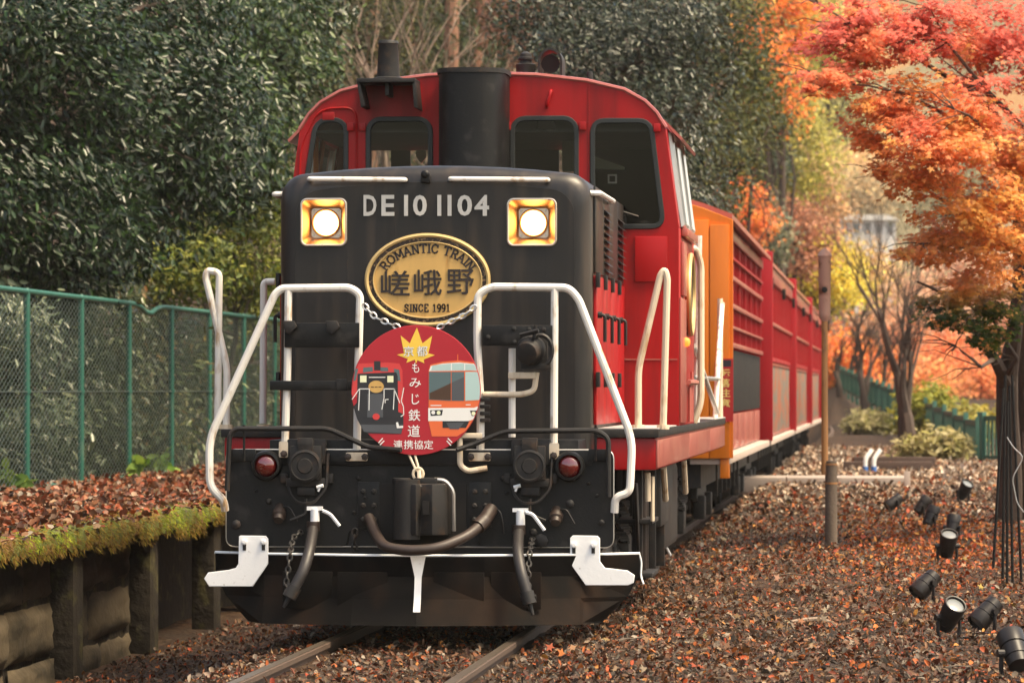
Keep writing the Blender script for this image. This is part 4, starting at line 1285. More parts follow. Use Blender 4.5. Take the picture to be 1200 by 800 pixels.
# panel lines, hatch and hand hold on the cab front
for px_ in (418, 690):
    a = q(px_, 262, YC0); b = q(px_, 96, YC0); mb = MB(); mb.box(a[0] - .004, a[0] + .004, YC0 - .006, YC0 - .0005, a[1], b[1] - .02); part(mb, 'panel_joint', 'cabred', smooth=False)
for px_, py_ in ((411, 149), (425, 149), (595, 148), (683, 148), (770, 150)):
    c = q3(px_, py_, YC0); mb = MB(); mb.box(c.x - .025, c.x + .025, YC0 - .03, YC0 - .001, c.z - .03, c.z + .03); part(mb, 'lug', 'cabred', .006)
a = q(744, 330, YC0); b = q(782, 277, YC0); mb = MB(); mb.box(a[0], b[0], YC0 - .022, YC0 - .001, a[1], b[1]); part(mb, 'hatch', 'red', .005)
a = q(712, 421, YC0); b = q(794, 420, YC0); mb = MB(); mb.box(a[0], b[0], YC0 - .006, YC0 - .0005, a[1] - .005, a[1] + .005); part(mb, 'panel_joint', 'pinkside', smooth=False)
a = q3(641, 125, YC0); b = q3(646, 107, YC0); mb = MB(); mb.tube(bend([a + Vector((0, .02, 0)), a + Vector((0, -.05, 0)), b + Vector((0, -.05, 0)), b + Vector((0, .02, 0))], .03), .013, 8); part(mb, 'hand_hold', 'red')
a = q(378, 141, YC0); b = q(392, 132, YC0); mb = MB(); mb.box(a[0], b[0], YC0 - .02, YC0 - .001, a[1], b[1]); part(mb, 'number_holder', 'cabred', .004)
pl = rpoly(qs([(374, 128), (418, 126), (418, 240), (350, 240), (352, 170)], YC0), .1)
mb = MB(); pp = [Vector((a, YC0 - .004, b)) for a, b in pl]; mb.tube(pp, .010, 5, close=True); part(mb, 'window_surround', 'cabred')
# small stack on its bracket
a = q(421, 97, YC0 - .2); b = q(489, 95, YC0 - .2); c = q3(455, 92, YC0 - .18)
mb = MB(); mb.box(a[0], b[0], YC0 - .38, YC0 + .3, a[1] - .01, a[1] + .02); mb.prism([(b[0] - .02, a[1]), (b[0], a[1]), (b[0] + .02, a[1] - .20), (b[0] - .01, a[1] - .19)], YC0 - .36, YC0)
mb.prism([(a[0], a[1]), (a[0] + .02, a[1]), (a[0] + .06, a[1] - .18), (a[0] + .03, a[1] - .19)], YC0 - .36, YC0); mb.box(a[0] + .2, a[0] + .23, YC0 - .3, YC0, a[1] - .1, a[1])
o = part(mb, 'chimney_bracket', 'iron', .004)
mb = MB(); mb.lathe((c.x, c.y, c.z - .02), (0, 0, 1), [(0, .12), (.02, .12), (.03, .085), (.26, .072), (.275, .078), (.295, .07), (.30, .03)], 24); part(mb, 'chimney', 'iron')
# roof fittings
c = q3(616, 79, YC0 + .5)
mb = MB(); mb.lathe((c.x, c.y, c.z - .06), (0, 0, 1), [(0, .07), (.08, .075), (.09, .05), (.11, .045), (.115, .06), (.13, .06), (.135, .045), (.16, .042), (.165, .03), (.18, .01)], 18); part(mb, 'roof_valve', 'iron')
c = q3(646, 81, YC0 + .4)
arch = [(-.09, -.16), (-.09, .05)] + [(.09 * math.cos(R(180 - 20 * k)), .05 + .10 * math.sin(R(180 - 20 * k))) for k in range(1, 9)] + [(.09, .05), (.09, -.16)]
mb = MB(); m_ = len(arch)
outl = [(c.x + a, c.z + b) for a, b in arch]; inl = [(c.x + a * .82, c.z + (b if b < 0 else b * .88)) for a, b in arch]
mb.add([(p[0], c.y - .12, p[1]) for p in outl] + [(p[0], c.y + .2, p[1]) for p in outl] + [(p[0], c.y - .12, p[1]) for p in inl] + [(p[0], c.y + .2, p[1]) for p in inl],
       [(i, i + 1, m_ + i + 1, m_ + i) for i in range(m_ - 1)] + [(2 * m_ + i, 3 * m_ + i, 3 * m_ + i + 1, 2 * m_ + i + 1) for i in range(m_ - 1)] + [(i, 2 * m_ + i, 2 * m_ + i + 1, i + 1) for i in range(m_ - 1)])
o = part(mb, 'horn_cover', 'iron', ang=60)
mb = MB(); mb.lathe((c.x, c.y + .1, c.z + .05), (0, -1, -.1), [(0, .02), (.1, .025), (.16, .045), (.18, .07), (.178, .05)], 16); mb.build('horn', M['slat'], o)
c = q3(691, 92, YC0 + .3); mb = MB(); mb.cyl((c.x, c.y, c.z - .06), (c.x, c.y, c.z + .05), .022, n=10); mb.box(c.x - .10, c.x - .02, c.y, c.y + .08, c.z - .06, c.z - .01); part(mb, 'roof_lug', 'iron', .004)
# cab interior: floor, seat back, lamp, boxes
mb = MB(); mb.box(-1.4, 1.4, YC0 + .05, YC1 - .01, DZ, DZ + .03); part(mb, 'cab_floor', 'inner')
mb = MB(); mb.box(.5, .95, YC1 - .7, YC1 - .55, 2.2, 3.0); part(mb, 'seat_back', 'inner', .05)
mb = MB(); mb.box(-.35, .1, YC0 + .3, YC0 + .8, DZ + .03, 2.75); mb.cyl((-.1, YC0 + .6, 2.7), (-.1, YC0 + .6, 2.95), .03); part(mb, 'control_desk', 'inner', .02)
c = q3(712, 207, YC0 + 1.2); mb = MB(); mb.prism([(c.x - .12, c.z + .16), (c.x + .13, c.z + .07), (c.x + .13, c.z + .05), (c.x - .12, c.z + .06)], YC0 + 1.1, YC0 + 1.2); part(mb, 'sun_visor', 'innerpale')
c = q3(718, 210, YC0 + 1.15); plate('cab_notice', rrect(c.x - .035, c.z - .035, c.x + .035, c.z + .035, .003), [rrect(c.x - .022, c.z - .022, c.x + .022, c.z + .022, .002)], YC0 + 1.1, .006, M['pwhite'], loco, .001)
c = q3(494, 183, YC1 - .02); mb = MB(); mb.prism([(c.x - .04, c.z + .05), (c.x, c.z + .06), (c.x + .04, c.z + .05), (c.x + .04, c.z - .01), (c.x, c.z - .06), (c.x - .04, c.z - .01)], YC1 - .05, YC1 - .02); part(mb, 'shield_badge', 'plamp')
c = q3(640, 148, YC0 + 1.0); mb = MB(); mb.lathe(c, (0, -1, 0), [(0, .07), (.02, .07), (.03, .05), (.03, .03)], 20); part(mb, 'cab_gauge', 'steel')
c = q3(668, 182, YC0 + 1.3); mb = MB(); mb.box(c.x - .06, c.x + .06, YC0 + 1.3, YC0 + 1.4, c.z - .12, c.z + .12); part(mb, 'document_board', 'innerpale', .005)
# ---------------- rear bonnet and rear railings
mb = MB(); mb.prism(hood_outline(.03, DZ - .05), YC1 + .045, 13.0); part(mb, 'rear_bonnet', 'red', .03)
def wrail(pts, nm='rear_rail', mat='white', r=.028): mb = MB(); mb.tube(bend([Vector(p) for p in pts], .12, 6), r, 10); return part(mb, nm, mat)
wrail([(1.44, YC1 + .12, DZ), (1.50, YC1 + .12, 1.5), (1.50, YC1 + .12, 2.6), (1.46, YC1 + .05, 2.72), (1.42, YC1 - .05, 2.72)], mat='cream')
wrail([(1.43, YC1 + .9, DZ), (1.45, YC1 + .9, 2.85)])
for sx in (1, -1):
    wrail([(sx * 1.42, YD1 - .1, DZ), (sx * 1.42, YD1 - .1, 2.45)], mat='cream', r=.026)
    wrail([(sx * 1.42, YD1 - 1.3, DZ), (sx * 1.44, YD1 - 1.2, 1.8), (sx * 1.44, YD1 - .14, 2.40)], r=.024)
    wrail([(sx * 1.44, YC1 + .2, 1.95), (sx * 1.44, YD1 - 1.4, 1.40)], r=.022)
    wrail([(sx * 1.44, YC1 + .2, 1.70), (sx * 1.44, YD1 - .9, 1.70)], r=.018, mat='steel')
# ---------------- running gear
def bogie(yc):
    o = None
    for sx in (-1, 1):
        mb = MB(); mb.prismx([(yc - 1.3, .62), (yc - 1.15, .86), (yc - .4, .90), (yc, .80), (yc + .4, .90), (yc + 1.15, .86), (yc + 1.3, .62), (yc + .6, .46), (yc - .6, .46)], sx * .98, sx * 1.06); part(mb, 'bogie_frame', 'iron', .02)
        for yy in (yc - .9, yc + .9):
            mb = MB(); mb.lathe((sx * .50, yy, .43), (sx, 0, 0), [(0, .43), (.10, .43), (.115, .40), (.12, .30), (.08, .12), (.16, .10), (.30, .08)], 28); part(mb, 'wheel', 'iron')
            mb = MB(); mb.box(sx * 1.0, sx * 1.14, yy - .16, yy + .16, .30, .58); part(mb, 'axle_box', 'iron', .03)
            for d in (-.27, .27):
                mb = MB(); mb.tube([(sx * 1.08 + .06 * math.cos(t * 1.2), yy + d + .06 * math.sin(t * 1.2), .52 + t * .0042) for t in range(0, 70, 1)], .014, 5); part(mb, 'spring', 'iron')
for yc in (2.6, 8.2, 11.4): bogie(yc)
for sx in (-1, 1):
    for yy, zb_ in ((1.55, .35), (2.0, .30), (2.25, .30), (3.3, .28), (4.6, .30)):
        mb = MB(); mb.box(sx * 1.26, sx * 1.33, yy, yy + .05, zb_, 1.07); part(mb, 'step_hanger', 'brownhose' if yy in (2.0, 2.25) else 'iron', .008)
    for zz in (.34, .70):
        mb = MB(); mb.box(sx * 1.16, sx * 1.40, 1.5, 2.3, zz, zz + .03); part(mb, 'step', 'iron', .006)
    mb = MB(); mb.prismx([(1.15, .98), (1.35, .98), (1.75, .55), (1.55, .50)], sx * 1.29, sx * 1.31); part(mb, 'step_brace', 'iron', .005)
    for a, b, r_ in (((1.38, 1.25, 1.05), (1.38, 1.28, .86), .02), ((1.40, 1.5, 1.02), (1.40, 1.5, .72), .014), ((1.40, 3.0, 1.06), (1.40, 3.3, .82), .022), ((1.40, 6.2, 1.06), (1.40, 6.5, .8), .022)):
        mb = MB(); mb.tube([(sx * a[0], a[1], a[2]), (sx * b[0], b[1], b[2])], r_, 8); part(mb, 'drain_pipe', 'cream')
    mb = MB(); mb.box(sx * .7, sx * 1.32, 4.9, 6.9, .40, 1.04); part(mb, 'fuel_tank', 'iron', .05)
    mb = MB(); mb.box(sx * 1.10, sx * 1.36, 3.5, 4.6, .62, 1.05); part(mb, 'battery_box', 'iron', .02)
    mb = MB(); mb.prismx([(3.9, .60), (5.2, .62), (5.9, .30), (5.8, .22), (3.8, .26)], sx * 1.20, sx * 1.23); o = part(mb, 'rear_guard', 'iron', .005)
    mb = MB(); mb.tube(bend([(sx * 1.24, 3.9, .61), (sx * 1.24, 5.2, .63), (sx * 1.26, 5.5, .48), (sx * 1.32, 5.7, .34)], .06), .010, 6); mb.build('guard_edge', M['whitep'], o)

# ---------------------------------------------------------------- headmarks
S0 = F / (Y0 + YH)
oc = q3(501, 328, YH - .03)
om = empty('oval_headmark', (XC + oc.x, Y0 + YH - .03, oc.z), 'gold oval headmark with dark lettering on the black locomotive nose', 'headmark')
rx, rz = 74 / (F / (Y0 + YH)), 54.5 / (F / (Y0 + YH))
plate('board', ell(0, 0, rx - .02, rz - .02), [], 0, .028, M['gold'], om, .004)
mb = MB(); mb.tube([(a, .0, b) for a, b in ell(0, 0, rx - .012, rz - .012, 72)], .016, 8, close=True); mb.build('rim', M['goldrim'], om)
plate('braid', ell(0, 0, rx - .022, rz - .022, 72), [ell(0, 0, rx - .052, rz - .052, 72)], -.006, .006, M['braid'], om, .001)
mb = MB(); mb.tube([(a, -.006, b) for a, b in ell(0, 0, rx - .056, rz - .056, 72)], .005, 6, close=True); mb.build('inner_rim', M['goldrim'], om)
u = 1 / (F / (Y0 + YH))
for ch, xa, xb, ya, yb in (('嵯', 446, 480, 317, 346), ('峨', 485, 518, 316, 346), ('野', 524, 556, 315.5, 345)):
    mb = MB(); put_glyph(mb, ch, (xa - 501) * u, (328 - yb) * u, (xb - 501) * u, (328 - ya) * u, -.010, .007, thick=.009); mb.build('character', M['ink'], om, smooth=False)
# serif capitals drawn with strokes
SG = {
    'R': ([[(.2, 0), (.2, 1)], [(.2, 1), (.6, 1), (.78, .88), (.78, .62), (.6, .5), (.2, .5)], [(.5, .5), (.85, 0)]], [(.2, 0), (.2, 1), (.88, 0)]),
    'O': ([[(.5, 1), (.2, .86), (.08, .5), (.2, .14), (.5, 0), (.8, .14), (.92, .5), (.8, .86), (.5, 1)]], []),
    'M': ([[(.15, 0), (.15, 1), (.5, .25), (.85, 1), (.85, 0)]], [(.15, 0), (.85, 0), (.12, 1), (.88, 1)]),
    'A': ([[(.1, 0), (.5, 1), (.9, 0)], [(.26, .36), (.74, .36)]], [(.1, 0), (.9, 0)]),
    'N': ([[(.17, 0), (.17, 1), (.83, 0), (.83, 1)]], [(.17, 0), (.83, 1), (.14, 1)]),
    'T': ([[(.5, 0), (.5, 1)], [(.08, .82), (.08, 1), (.92, 1), (.92, .82)]], [(.5, 0)]),
    'I': ([[(.5, 0), (.5, 1)]], [(.5, 0), (.5, 1)]),
    'C': ([[(.86, .72), (.76, .92), (.5, 1), (.22, .86), (.1, .5), (.22, .14), (.5, 0), (.78, .1), (.88, .28)], [(.86, .68), (.86, .98)]], []),
    'S': ([[(.8, .74), (.72, .93), (.48, 1), (.22, .9), (.2, .68), (.46, .54), (.76, .4), (.82, .18), (.56, 0), (.26, .06), (.16, .26)], [(.82, .7), (.82, .97)], [(.16, .3), (.16, .03)]], []),
    'E': ([[(.8, .8), (.8, 1), (.2, 1), (.2, 0), (.84, 0), (.84, .22)], [(.2, .5), (.62, .5)]], []),
    '1': ([[(.28, .8), (.5, 1), (.5, 0)]], [(.5, 0)]),
    '9': ([[(.8, .68), (.68, .44), (.4, .4), (.2, .56), (.2, .82), (.4, 1), (.66, .97), (.8, .76), (.78, .36), (.6, .06), (.3, 0)]], []),
}
def put_serif(mb, ch, cx, cz, w, h, rot, y, sw):
    c, s_ = math.cos(rot), math.sin(rot)
    def T(p):
        dx = (p[0] - .5) * w; dz = (p[1] - .5) * h
        return (cx + dx * c - dz * s_, cz + dx * s_ + dz * c)
    st_, sf = SG[ch]
    for pl_ in st_: mb.ribbon([T(p) for p in pl_], sw, y); y -= .0002
    for p in sf:
        a = (p[0] - .17 * .075 / w * .8, p[1]); b = (p[0] + .17 * .075 / w * .8, p[1])
        y -= .0002
        mb.ribbon([T(a), T(b)], sw * .6, y)
word = 'ROMANTIC TRAIN'
wid = {'I': .42, ' ': .5, 'M': 1.15, 'O': 1.05}
angs = []
tot = sum(wid.get(ch, .95) for ch in word)
acc = 0
for ch in word:
    w_ = wid.get(ch, .95)
    t = (acc + w_ / 2) / tot
    acc += w_
    if ch == ' ': continue
    # spread along the upper ellipse by arc length
    th = [R(160 - 140 * k / 200) for k in range(201)]
    ex, ez = rx - .098, rz - .098
    pts_ = [(ex * math.cos(a), ez * math.sin(a)) for a in th]
    ds = np.concatenate([[0], np.cumsum([math.dist(pts_[i], pts_[i + 1]) for i in range(200)])])
    a = th[int(np.searchsorted(ds, t * ds[-1]))]
    x_, z_ = ex * math.cos(a), ez * math.sin(a)
    tx, tz = ex * math.sin(a), -ez * math.cos(a)
    mb = MB(); put_serif(mb, ch, x_, z_, .050 * wid.get(ch, .95) / .95 if ch != 'I' else .05, .056, math.atan2(tz, tx), -.0068, .0115); mb.build('letter', M['ink'], om, smooth=False)
xx = (473 - 501) * u
for ch in 'SINCE 1991':
    w_ = .5 if ch in 'I ' else (.8 if ch in '19' else 1)
    w_ *= 6.6 * u
    if ch != ' ':
        mb = MB(); put_serif(mb, ch, xx + w_ / 2, (328 - 361) * u, .032, 8.6 * u, 0, -.0068, .0095); mb.build('letter', M['ink'], om, smooth=False)
    xx += w_ * 1.02

# round headmark with the two trains
dc = q3(487.5, 457, -.10)
dm = empty('round_headmark', (XC + dc.x, Y0 - .10, dc.z), 'round red headmark printed with two trains and a yellow maple leaf', 'headmark')
ud = (Y0 - .10) / F
def d(px_, py_): return ((px_ - 487.5) * ud, (457 - py_) * ud)
rd = 76.5 * ud
plate('disc', ell(0, 0, rd, rd, 72), [], 0, .012, M['disc'], dm, .003)
def dd(cx, cy): return d(400 + cx / 4.7056, 370 + cy / 4.7056)      # coordinates of an enlarged view
def dpoly(pts): return [dd(*p) for p in pts]
# maple leaf
mb = MB()
lf = [(412, 262), (405, 240), (358, 258), (366, 236), (305, 213), (345, 205), (326, 106), (378, 150), (385, 130), (417, 62), (440, 130), (448, 150), (502, 108), (488, 175), (480, 205), (517, 215), (455, 240), (458, 260), (420, 243)]
mb.flat(dpoly(lf), -.0012); mb.build('maple_leaf_print', M['leafyellow'], dm, smooth=False)
# the red locomotive print
mats = ['pblack', 'pgrey', 'pteal', 'pred', 'plamp', 'gold', 'pwhite', 'pbrown']
mb = MB()
def fl(mi, pts, y): mb.mi = mi; mb.flat(dpoly(pts), y)
fl(0, [(62, 500), (84, 570), (110, 620), (140, 648), (330, 652), (342, 600), (342, 560), (320, 480), (80, 480)], -.0012)
fl(1, [(100, 600), (122, 640), (330, 650), (338, 600)], -.0016)
fl(3, [(92, 262), (250, 256), (320, 262), (336, 300), (340, 440), (342, 540), (60, 440), (52, 430), (66, 330)], -.0014)
fl(2, [(118, 284), (170, 280), (172, 305), (116, 312)], -.0018); fl(2, [(214, 282), (255, 284), (258, 305), (214, 305)], -.0018)
fl(2, [(288, 290), (318, 296), (326, 360), (296, 352)], -.0018); fl(2, [(74, 290), (90, 290), (76, 355), (62, 360)], -.0018)
fl(0, [(178, 248), (214, 248), (214, 300), (178, 300)], -.0022)
fl(0, [(86, 318), (302, 310), (310, 330), (314, 560), (82, 560)], -.0024)
fl(1, [(140, 430), (228, 430), (228, 560), (140, 560)], -.0026)
fl(4, [(100, 328), (136, 328), (136, 366), (100, 366)], -.0030); fl(4, [(252, 330), (286, 330), (286, 366), (252, 366)], -.0030)
mb.mi = 5; mb.flat([dd(*p) for p in ell(190, 390, 43, 34, 24)], -.0030)
mb.mi = 7; mb.ribbon([dd(162, 392), dd(176, 392)], .006, -.0034); mb.ribbon([dd(183, 392), dd(197, 392)], .006, -.0034); mb.ribbon([dd(204, 392), dd(218, 392)], .006, -.0034)
mb.mi = 6
for pl_ in ([(56, 460), (96, 402), (152, 402), (150, 520)], [(98, 402), (92, 520)], [(322, 480), (290, 402), (234, 402), (234, 450), (222, 515)], [(292, 402), (286, 516)], [(344, 396), (330, 470), (342, 500), (344, 545), (328, 555)], [(150, 338), (240, 338)], [(258, 460), (240, 462), (240, 480)]):
    mb.ribbon([dd(*p) for p in pl_], .0055, -.0034)
fl(6, [(300, 588), (312, 586), (318, 608), (340, 606), (340, 618), (306, 620)], -.0036)
mb.mi = 3; mb.flat([dd(*p) for p in ell(190, 556, 20, 18, 16)], -.0034)
o = mb.build('locomotive_print', [M[x] for x in mats], dm, smooth=False)
# the white and orange railcar print, kept inside the disc
def clip(pts):
    out = []
    for x, z in pts:
        r_ = math.hypot(x, z)
        if r_ > rd - .004: x, z = x * (rd - .004) / r_, z * (rd - .004) / r_
        out.append((x, z))
    return out
mats = ['pwhite', 'pteal', 'ppale', 'porange', 'pblack', 'plamp', 'pgrey', 'pbrown']
mb = MB()
def fl2(mi, pts, y):
    dense = []
    m_ = len(pts)
    for i in range(m_):
        a, b = pts[i], pts[(i + 1) % m_]
        for k in range(6): dense.append((a[0] + (b[0] - a[0]) * k / 6, a[1] + (b[1] - a[1]) * k / 6))
    mb.mi = mi; mb.flat(clip(dpoly(dense)), y)
fl2(3, [(482, 300), (492, 268), (560, 252), (650, 244), (735, 256), (780, 300), (790, 480), (760, 560), (680, 640), (640, 665), (500, 665), (482, 580)], -.0012)
fl2(0, [(480, 508), (785, 506), (770, 560), (745, 580), (480, 580)], -.0016)
fl2(0, [(484, 304), (494, 276), (560, 262), (650, 256), (735, 264), (760, 300)], -.0016)
fl2(2, [(496, 300), (505, 272), (606, 262), (606, 300)], -.0020); fl2(2, [(612, 300), (612, 262), (680, 262), (680, 300)], -.0020); fl2(2, [(686, 300), (686, 264), (735, 268), (755, 300)], -.0020)
fl2(1, [(484, 308), (606, 308), (606, 468), (484, 462)], -.0020); fl2(1, [(610, 308), (680, 308), (680, 468), (610, 468)], -.0020); fl2(2, [(686, 308), (762, 308), (785, 380), (785, 462), (686, 468)], -.0020)
fl2(7, [(488, 425), (606, 370), (606, 464), (488, 460)], -.0024); fl2(6, [(610, 368), (680, 336), (680, 464), (610, 464)], -.0024)
fl2(4, [(490, 520), (562, 518), (556, 548), (494, 552)], -.0020); fl2(4, [(712, 522), (775, 522), (760, 552), (722, 552)], -.0020)
mb.mi = 5; mb.flat([dd(*p) for p in ell(538, 534, 11, 11, 16)], -.0026); mb.flat([dd(*p) for p in ell(732, 538, 11, 11, 16)], -.0026)
mb.mi = 0; mb.flat([dd(*p) for p in ell(508, 533, 11, 11, 16)], -.0026)
fl2(4, [(560, 580), (710, 580), (690, 618), (560, 618)], -.0020); fl2(6, [(580, 590), (680, 588), (650, 625), (600, 625)], -.0024)
mb.mi = 0; mb.ribbon([dd(494, 494), dd(552, 494)], .006, -.0020); mb.ribbon([dd(690, 490), dd(715, 490)], .006, -.0020)
mb.mi = 3; mb.ribbon([dd(644, 250), dd(644, 212)], .006, -.0010)
mb.build('railcar_print', [M[x] for x in mats], dm, smooth=False)
# lettering
mb = MB()
for ch, xa, xb, ya, yb in (('も', 390, 430, 258, 312), ('み', 376, 440, 343, 394), ('じ', 388, 430, 430, 488), ('鉄', 370, 436, 515, 580), ('道', 366, 434, 602, 668),
                           ('連', 286, 338, 686, 736), ('携', 344, 396, 686, 736), ('協', 400, 452, 686, 736), ('定', 456, 508, 686, 736)):
    a = dd(xa, yb); b = dd(xb, ya)
    k_ = MB(); put_glyph(k_, ch, a[0], a[1], b[0], b[1], -.0022, .006); k_.build('character_print', M['pwhite'], dm, smooth=False)
for ch, xa, xb in (('京', 342, 400), ('都', 416, 476)):
    a = dd(xa, 222); b = dd(xb, 165)
    k_ = MB(); put_glyph(k_, ch, a[0], a[1], b[0], b[1], -.0022, .024); k_.build('character_outline', M['pgrey'], dm, smooth=False)
    k_ = MB(); put_glyph(k_, ch, a[0], a[1], b[0], b[1], -.0034, .004); k_.build('character_print', M['pwhite'], dm, smooth=False)
k_ = MB()
for pl_ in ([(204, 700), (226, 676)], [(212, 712), (234, 690)], [(584, 690), (606, 714)], [(590, 676), (612, 698)]): k_.ribbon([dd(*p) for p in pl_], .007, -.0016)
k_.build('flourish_print', M['pwhite'], dm, smooth=False)
# chains that hold it
def dl(px_, py_, y): p = q3(px_, py_, y); return p - Vector((dc.x, -.10, dc.z))
chain([dl(426, 357, -.05), dl(440, 372, -.06), dl(468, 384, -.07)], 'hanging_chain', dm, .008, .05, 'steel')
chain([dl(558, 358, -.05), dl(545, 369, -.06), dl(513, 384, -.07)], 'hanging_chain', dm, .008, .05, 'steel')
mb = MB(); mb.tube([dl(479, 532, -.085), dl(488, 552, -.12)], .008, 6); mb.tube([dl(486, 532, -.085), dl(491, 550, -.12)], .008, 6)
lp_ = [dl(490 + 6 * math.cos(t), 555 + 7 * math.sin(t), -.14) for t in [2 * math.pi * k / 12 for k in range(12)]]; mb.tube(lp_, .010, 6, close=True); mb.tube([dl(491, 551, -.15), dl(491.5, 562, -.17)], .014, 6); mb.build('shackle', M['cream'], dm)

# ---------------------------------------------------------------- carriages
CH = 1.43
ZB, ZT = .92, 3.45


def cpart(mb, name, mat, root, bev=0, **k): return mb.build(name, M[mat], root, bev, **k)


def roof_line(hw, zs, zc, n=10): return [(-hw + 2 * hw * k / n, zs + (zc - zs) * (1 - (2 * k / n - 1) ** 2)) for k in range(n + 1)]


def under(root, L):
    mb = MB(); mb.box(-1.1, 1.1, .2, L - .2, .62, ZB); cpart(mb, 'underframe', 'iron', root)
    for yc in (2.2, L - 2.2):
        for sx in (-1, 1):
            mb = MB(); mb.prismx([(yc - 1.2, .50), (yc - 1.0, .66), (yc, .58), (yc + 1.0, .66), (yc + 1.2, .50), (yc + .5, .34), (yc - .5, .34)], sx * .95, sx * 1.03); cpart(mb, 'bogie_frame', 'iron', root, .02)
            for yy in (yc - .85, yc + .85):
                mb = MB(); mb.lathe((sx * .5, yy, .40), (sx, 0, 0), [(0, .40), (.10, .40), (.12, .30), (.08, .12), (.3, .1)], 20); cpart(mb, 'wheel', 'iron', root)
                mb = MB(); mb.box(sx * .98, sx * 1.10, yy - .14, yy + .14, .28, .52); cpart(mb, 'axle_box', 'iron', root, .02)
    for k in range(6):
        yy = 4.2 + k * (L - 8.4) / 5
        mb = MB(); mb.box(1.0, 1.12, yy - .05, yy + .05, .45, ZB); cpart(mb, 'hanger', 'iron', root)


def open_carriage(yf, L, label):
    root = empty('carriage', (XC, yf, 0), label, 'carriage', 'carriages behind the locomotive')
    under(root, L)
    for yy in (0, L - .06):
        rl = roof_line(CH, 3.30, 3.62)
        if yy: rl = roof_line(1.22, 3.30, 3.62)
        plate('end_wall', [(rl[0][0], ZB), (rl[-1][0], ZB)] + rl[::-1], [rrect(-.45, 1.0, .45, 2.9, .04)], yy, .06, M['orange' if yy == 0 else 'carred'], root, .006)
        for sx in (-1, 1):
            for k, (a, b) in enumerate(((1.20, 1.395), (.96, 1.19))):
                mb = MB(); mb.box(sx * a, sx * (b if yy == 0 else min(b, 1.25)), yy - .035 if yy == 0 else yy + .06, yy - .001 if yy == 0 else yy + .09, ZB, 3.30 - .05 * (1 - k)); cpart(mb, 'corner_post', 'orange' if yy == 0 else 'carred', root, .008)
        mb = MB(); mb.box(-.5, .5, yy + .07, yy + .09, 1.0, 2.9); cpart(mb, 'end_door', 'carred', root)
    mb = MB(); mb.prismx([(0, ZB - .20), (.25, ZB - .20), (.25, ZB), (0, ZB)], 1.30, 1.39); cpart(mb, 'end_beam', 'orange', root, .01)
    rl = roof_line(1.42, 3.36, 3.66)
    mb = MB(); mb.prism(rl + [(a, b - .05) for a, b in rl[::-1]], .07, L - .07); cpart(mb, 'roof', 'pinkside', root)
    for sx in (-1, 1):
        w = sx * 1.24
        mb = MB(); mb.box(sx * 1.0, sx * 1.395, .02, L - .02, ZB - .06, ZB + .015); cpart(mb, 'step_board', 'plank', root, .008)
        n = 7; st_ = (L - .3) / n
        for k in range(n + 1):
            yy = .15 + k * st_
            mb = MB(); mb.box(w - .05, w + .05, yy - .06, yy + .06, 2.05, 3.36); cpart(mb, 'side_post', 'carred', root, .008)
        for z_, h, mat in ((3.20, .12, 'pinkside'), (3.0, .03, 'carred'), (2.78, .05, 'pinkside'), (2.48, .05, 'pinkside'), (2.26, .03, 'pinkside'), (2.06, .05, 'pinkside')):
            mb = MB(); mb.box(w + sx * .051, w + sx * .075, .1, L - .1, z_, z_ + h); cpart(mb, 'side_rail', mat, root, .006)
        for k in range(n):
            ya, yb = .15 + k * st_ + .006, .15 + (k + 1) * st_ - .006
            mb = MB(); mb.box(w - .02, w + .03, ya, yb, ZB + .03, 1.34); cpart(mb, 'lower_panel', 'pinkside', root, .006)
            for j in range(4):
                a = ya + (yb - ya) * j / 4
                mb = MB(); mb.box(w - .015, w + .035, a + .035, a + (yb - ya) / 4 - .035, 1.36, 2.04); cpart(mb, 'louvre_slat', 'slat', root, .008)
            for j in range(1, 4):
                a = ya + (yb - ya) * j / 4
                mb = MB(); mb.box(w + .02 * sx, w + .05 * sx, a - .02, a + .02, 2.10, 2.52); cpart(mb, 'lattice_bar', 'carred', root)
                mb = MB(); mb.box(w + .02 * sx, w + .05 * sx, a - .02, a + .02, 2.80, 3.18); cpart(mb, 'lattice_bar', 'carred', root)
            mb = MB(); mb.box(w - .01, w + .04, ya + .9, ya + 1.0, 2.55, 2.78); cpart(mb, 'window_bar', 'carred', root)
    mb = MB(); mb.box(-1.2, 1.2, .1, L - .1, ZB + .016, ZB + .05); cpart(mb, 'floor', 'timber', root)
    # warning board on the end wall beside the steps
    a = P(838, 494, yf - .05); b = P(849, 420, yf - .05)
    xr_ = CH + .004; xl_ = xr_ - .17
    plate('warning_board', rrect(xl_, a.z, xr_, b.z, .006), [], -.055, .012, M['signred'], root, .001)
    z_ = b.z - .10
    for ch in '転落注意':
        mb = MB(); put_glyph(mb, ch, xl_ + .03, z_ - .085, xr_ - .03, z_, -.0565, .02); mb.build('warning_character', M['signyellow'], root, smooth=False); z_ -= .10
    mb = MB(); mb.flat([(xl_ + .02, b.z - .08), (xr_ - .02, b.z - .08), (xr_ - .02, b.z - .015), (xl_ + .02, b.z - .015)], -.0562); mb.build('warning_head', M['pblack'], root, smooth=False)
    # side lamp near the front
    return root


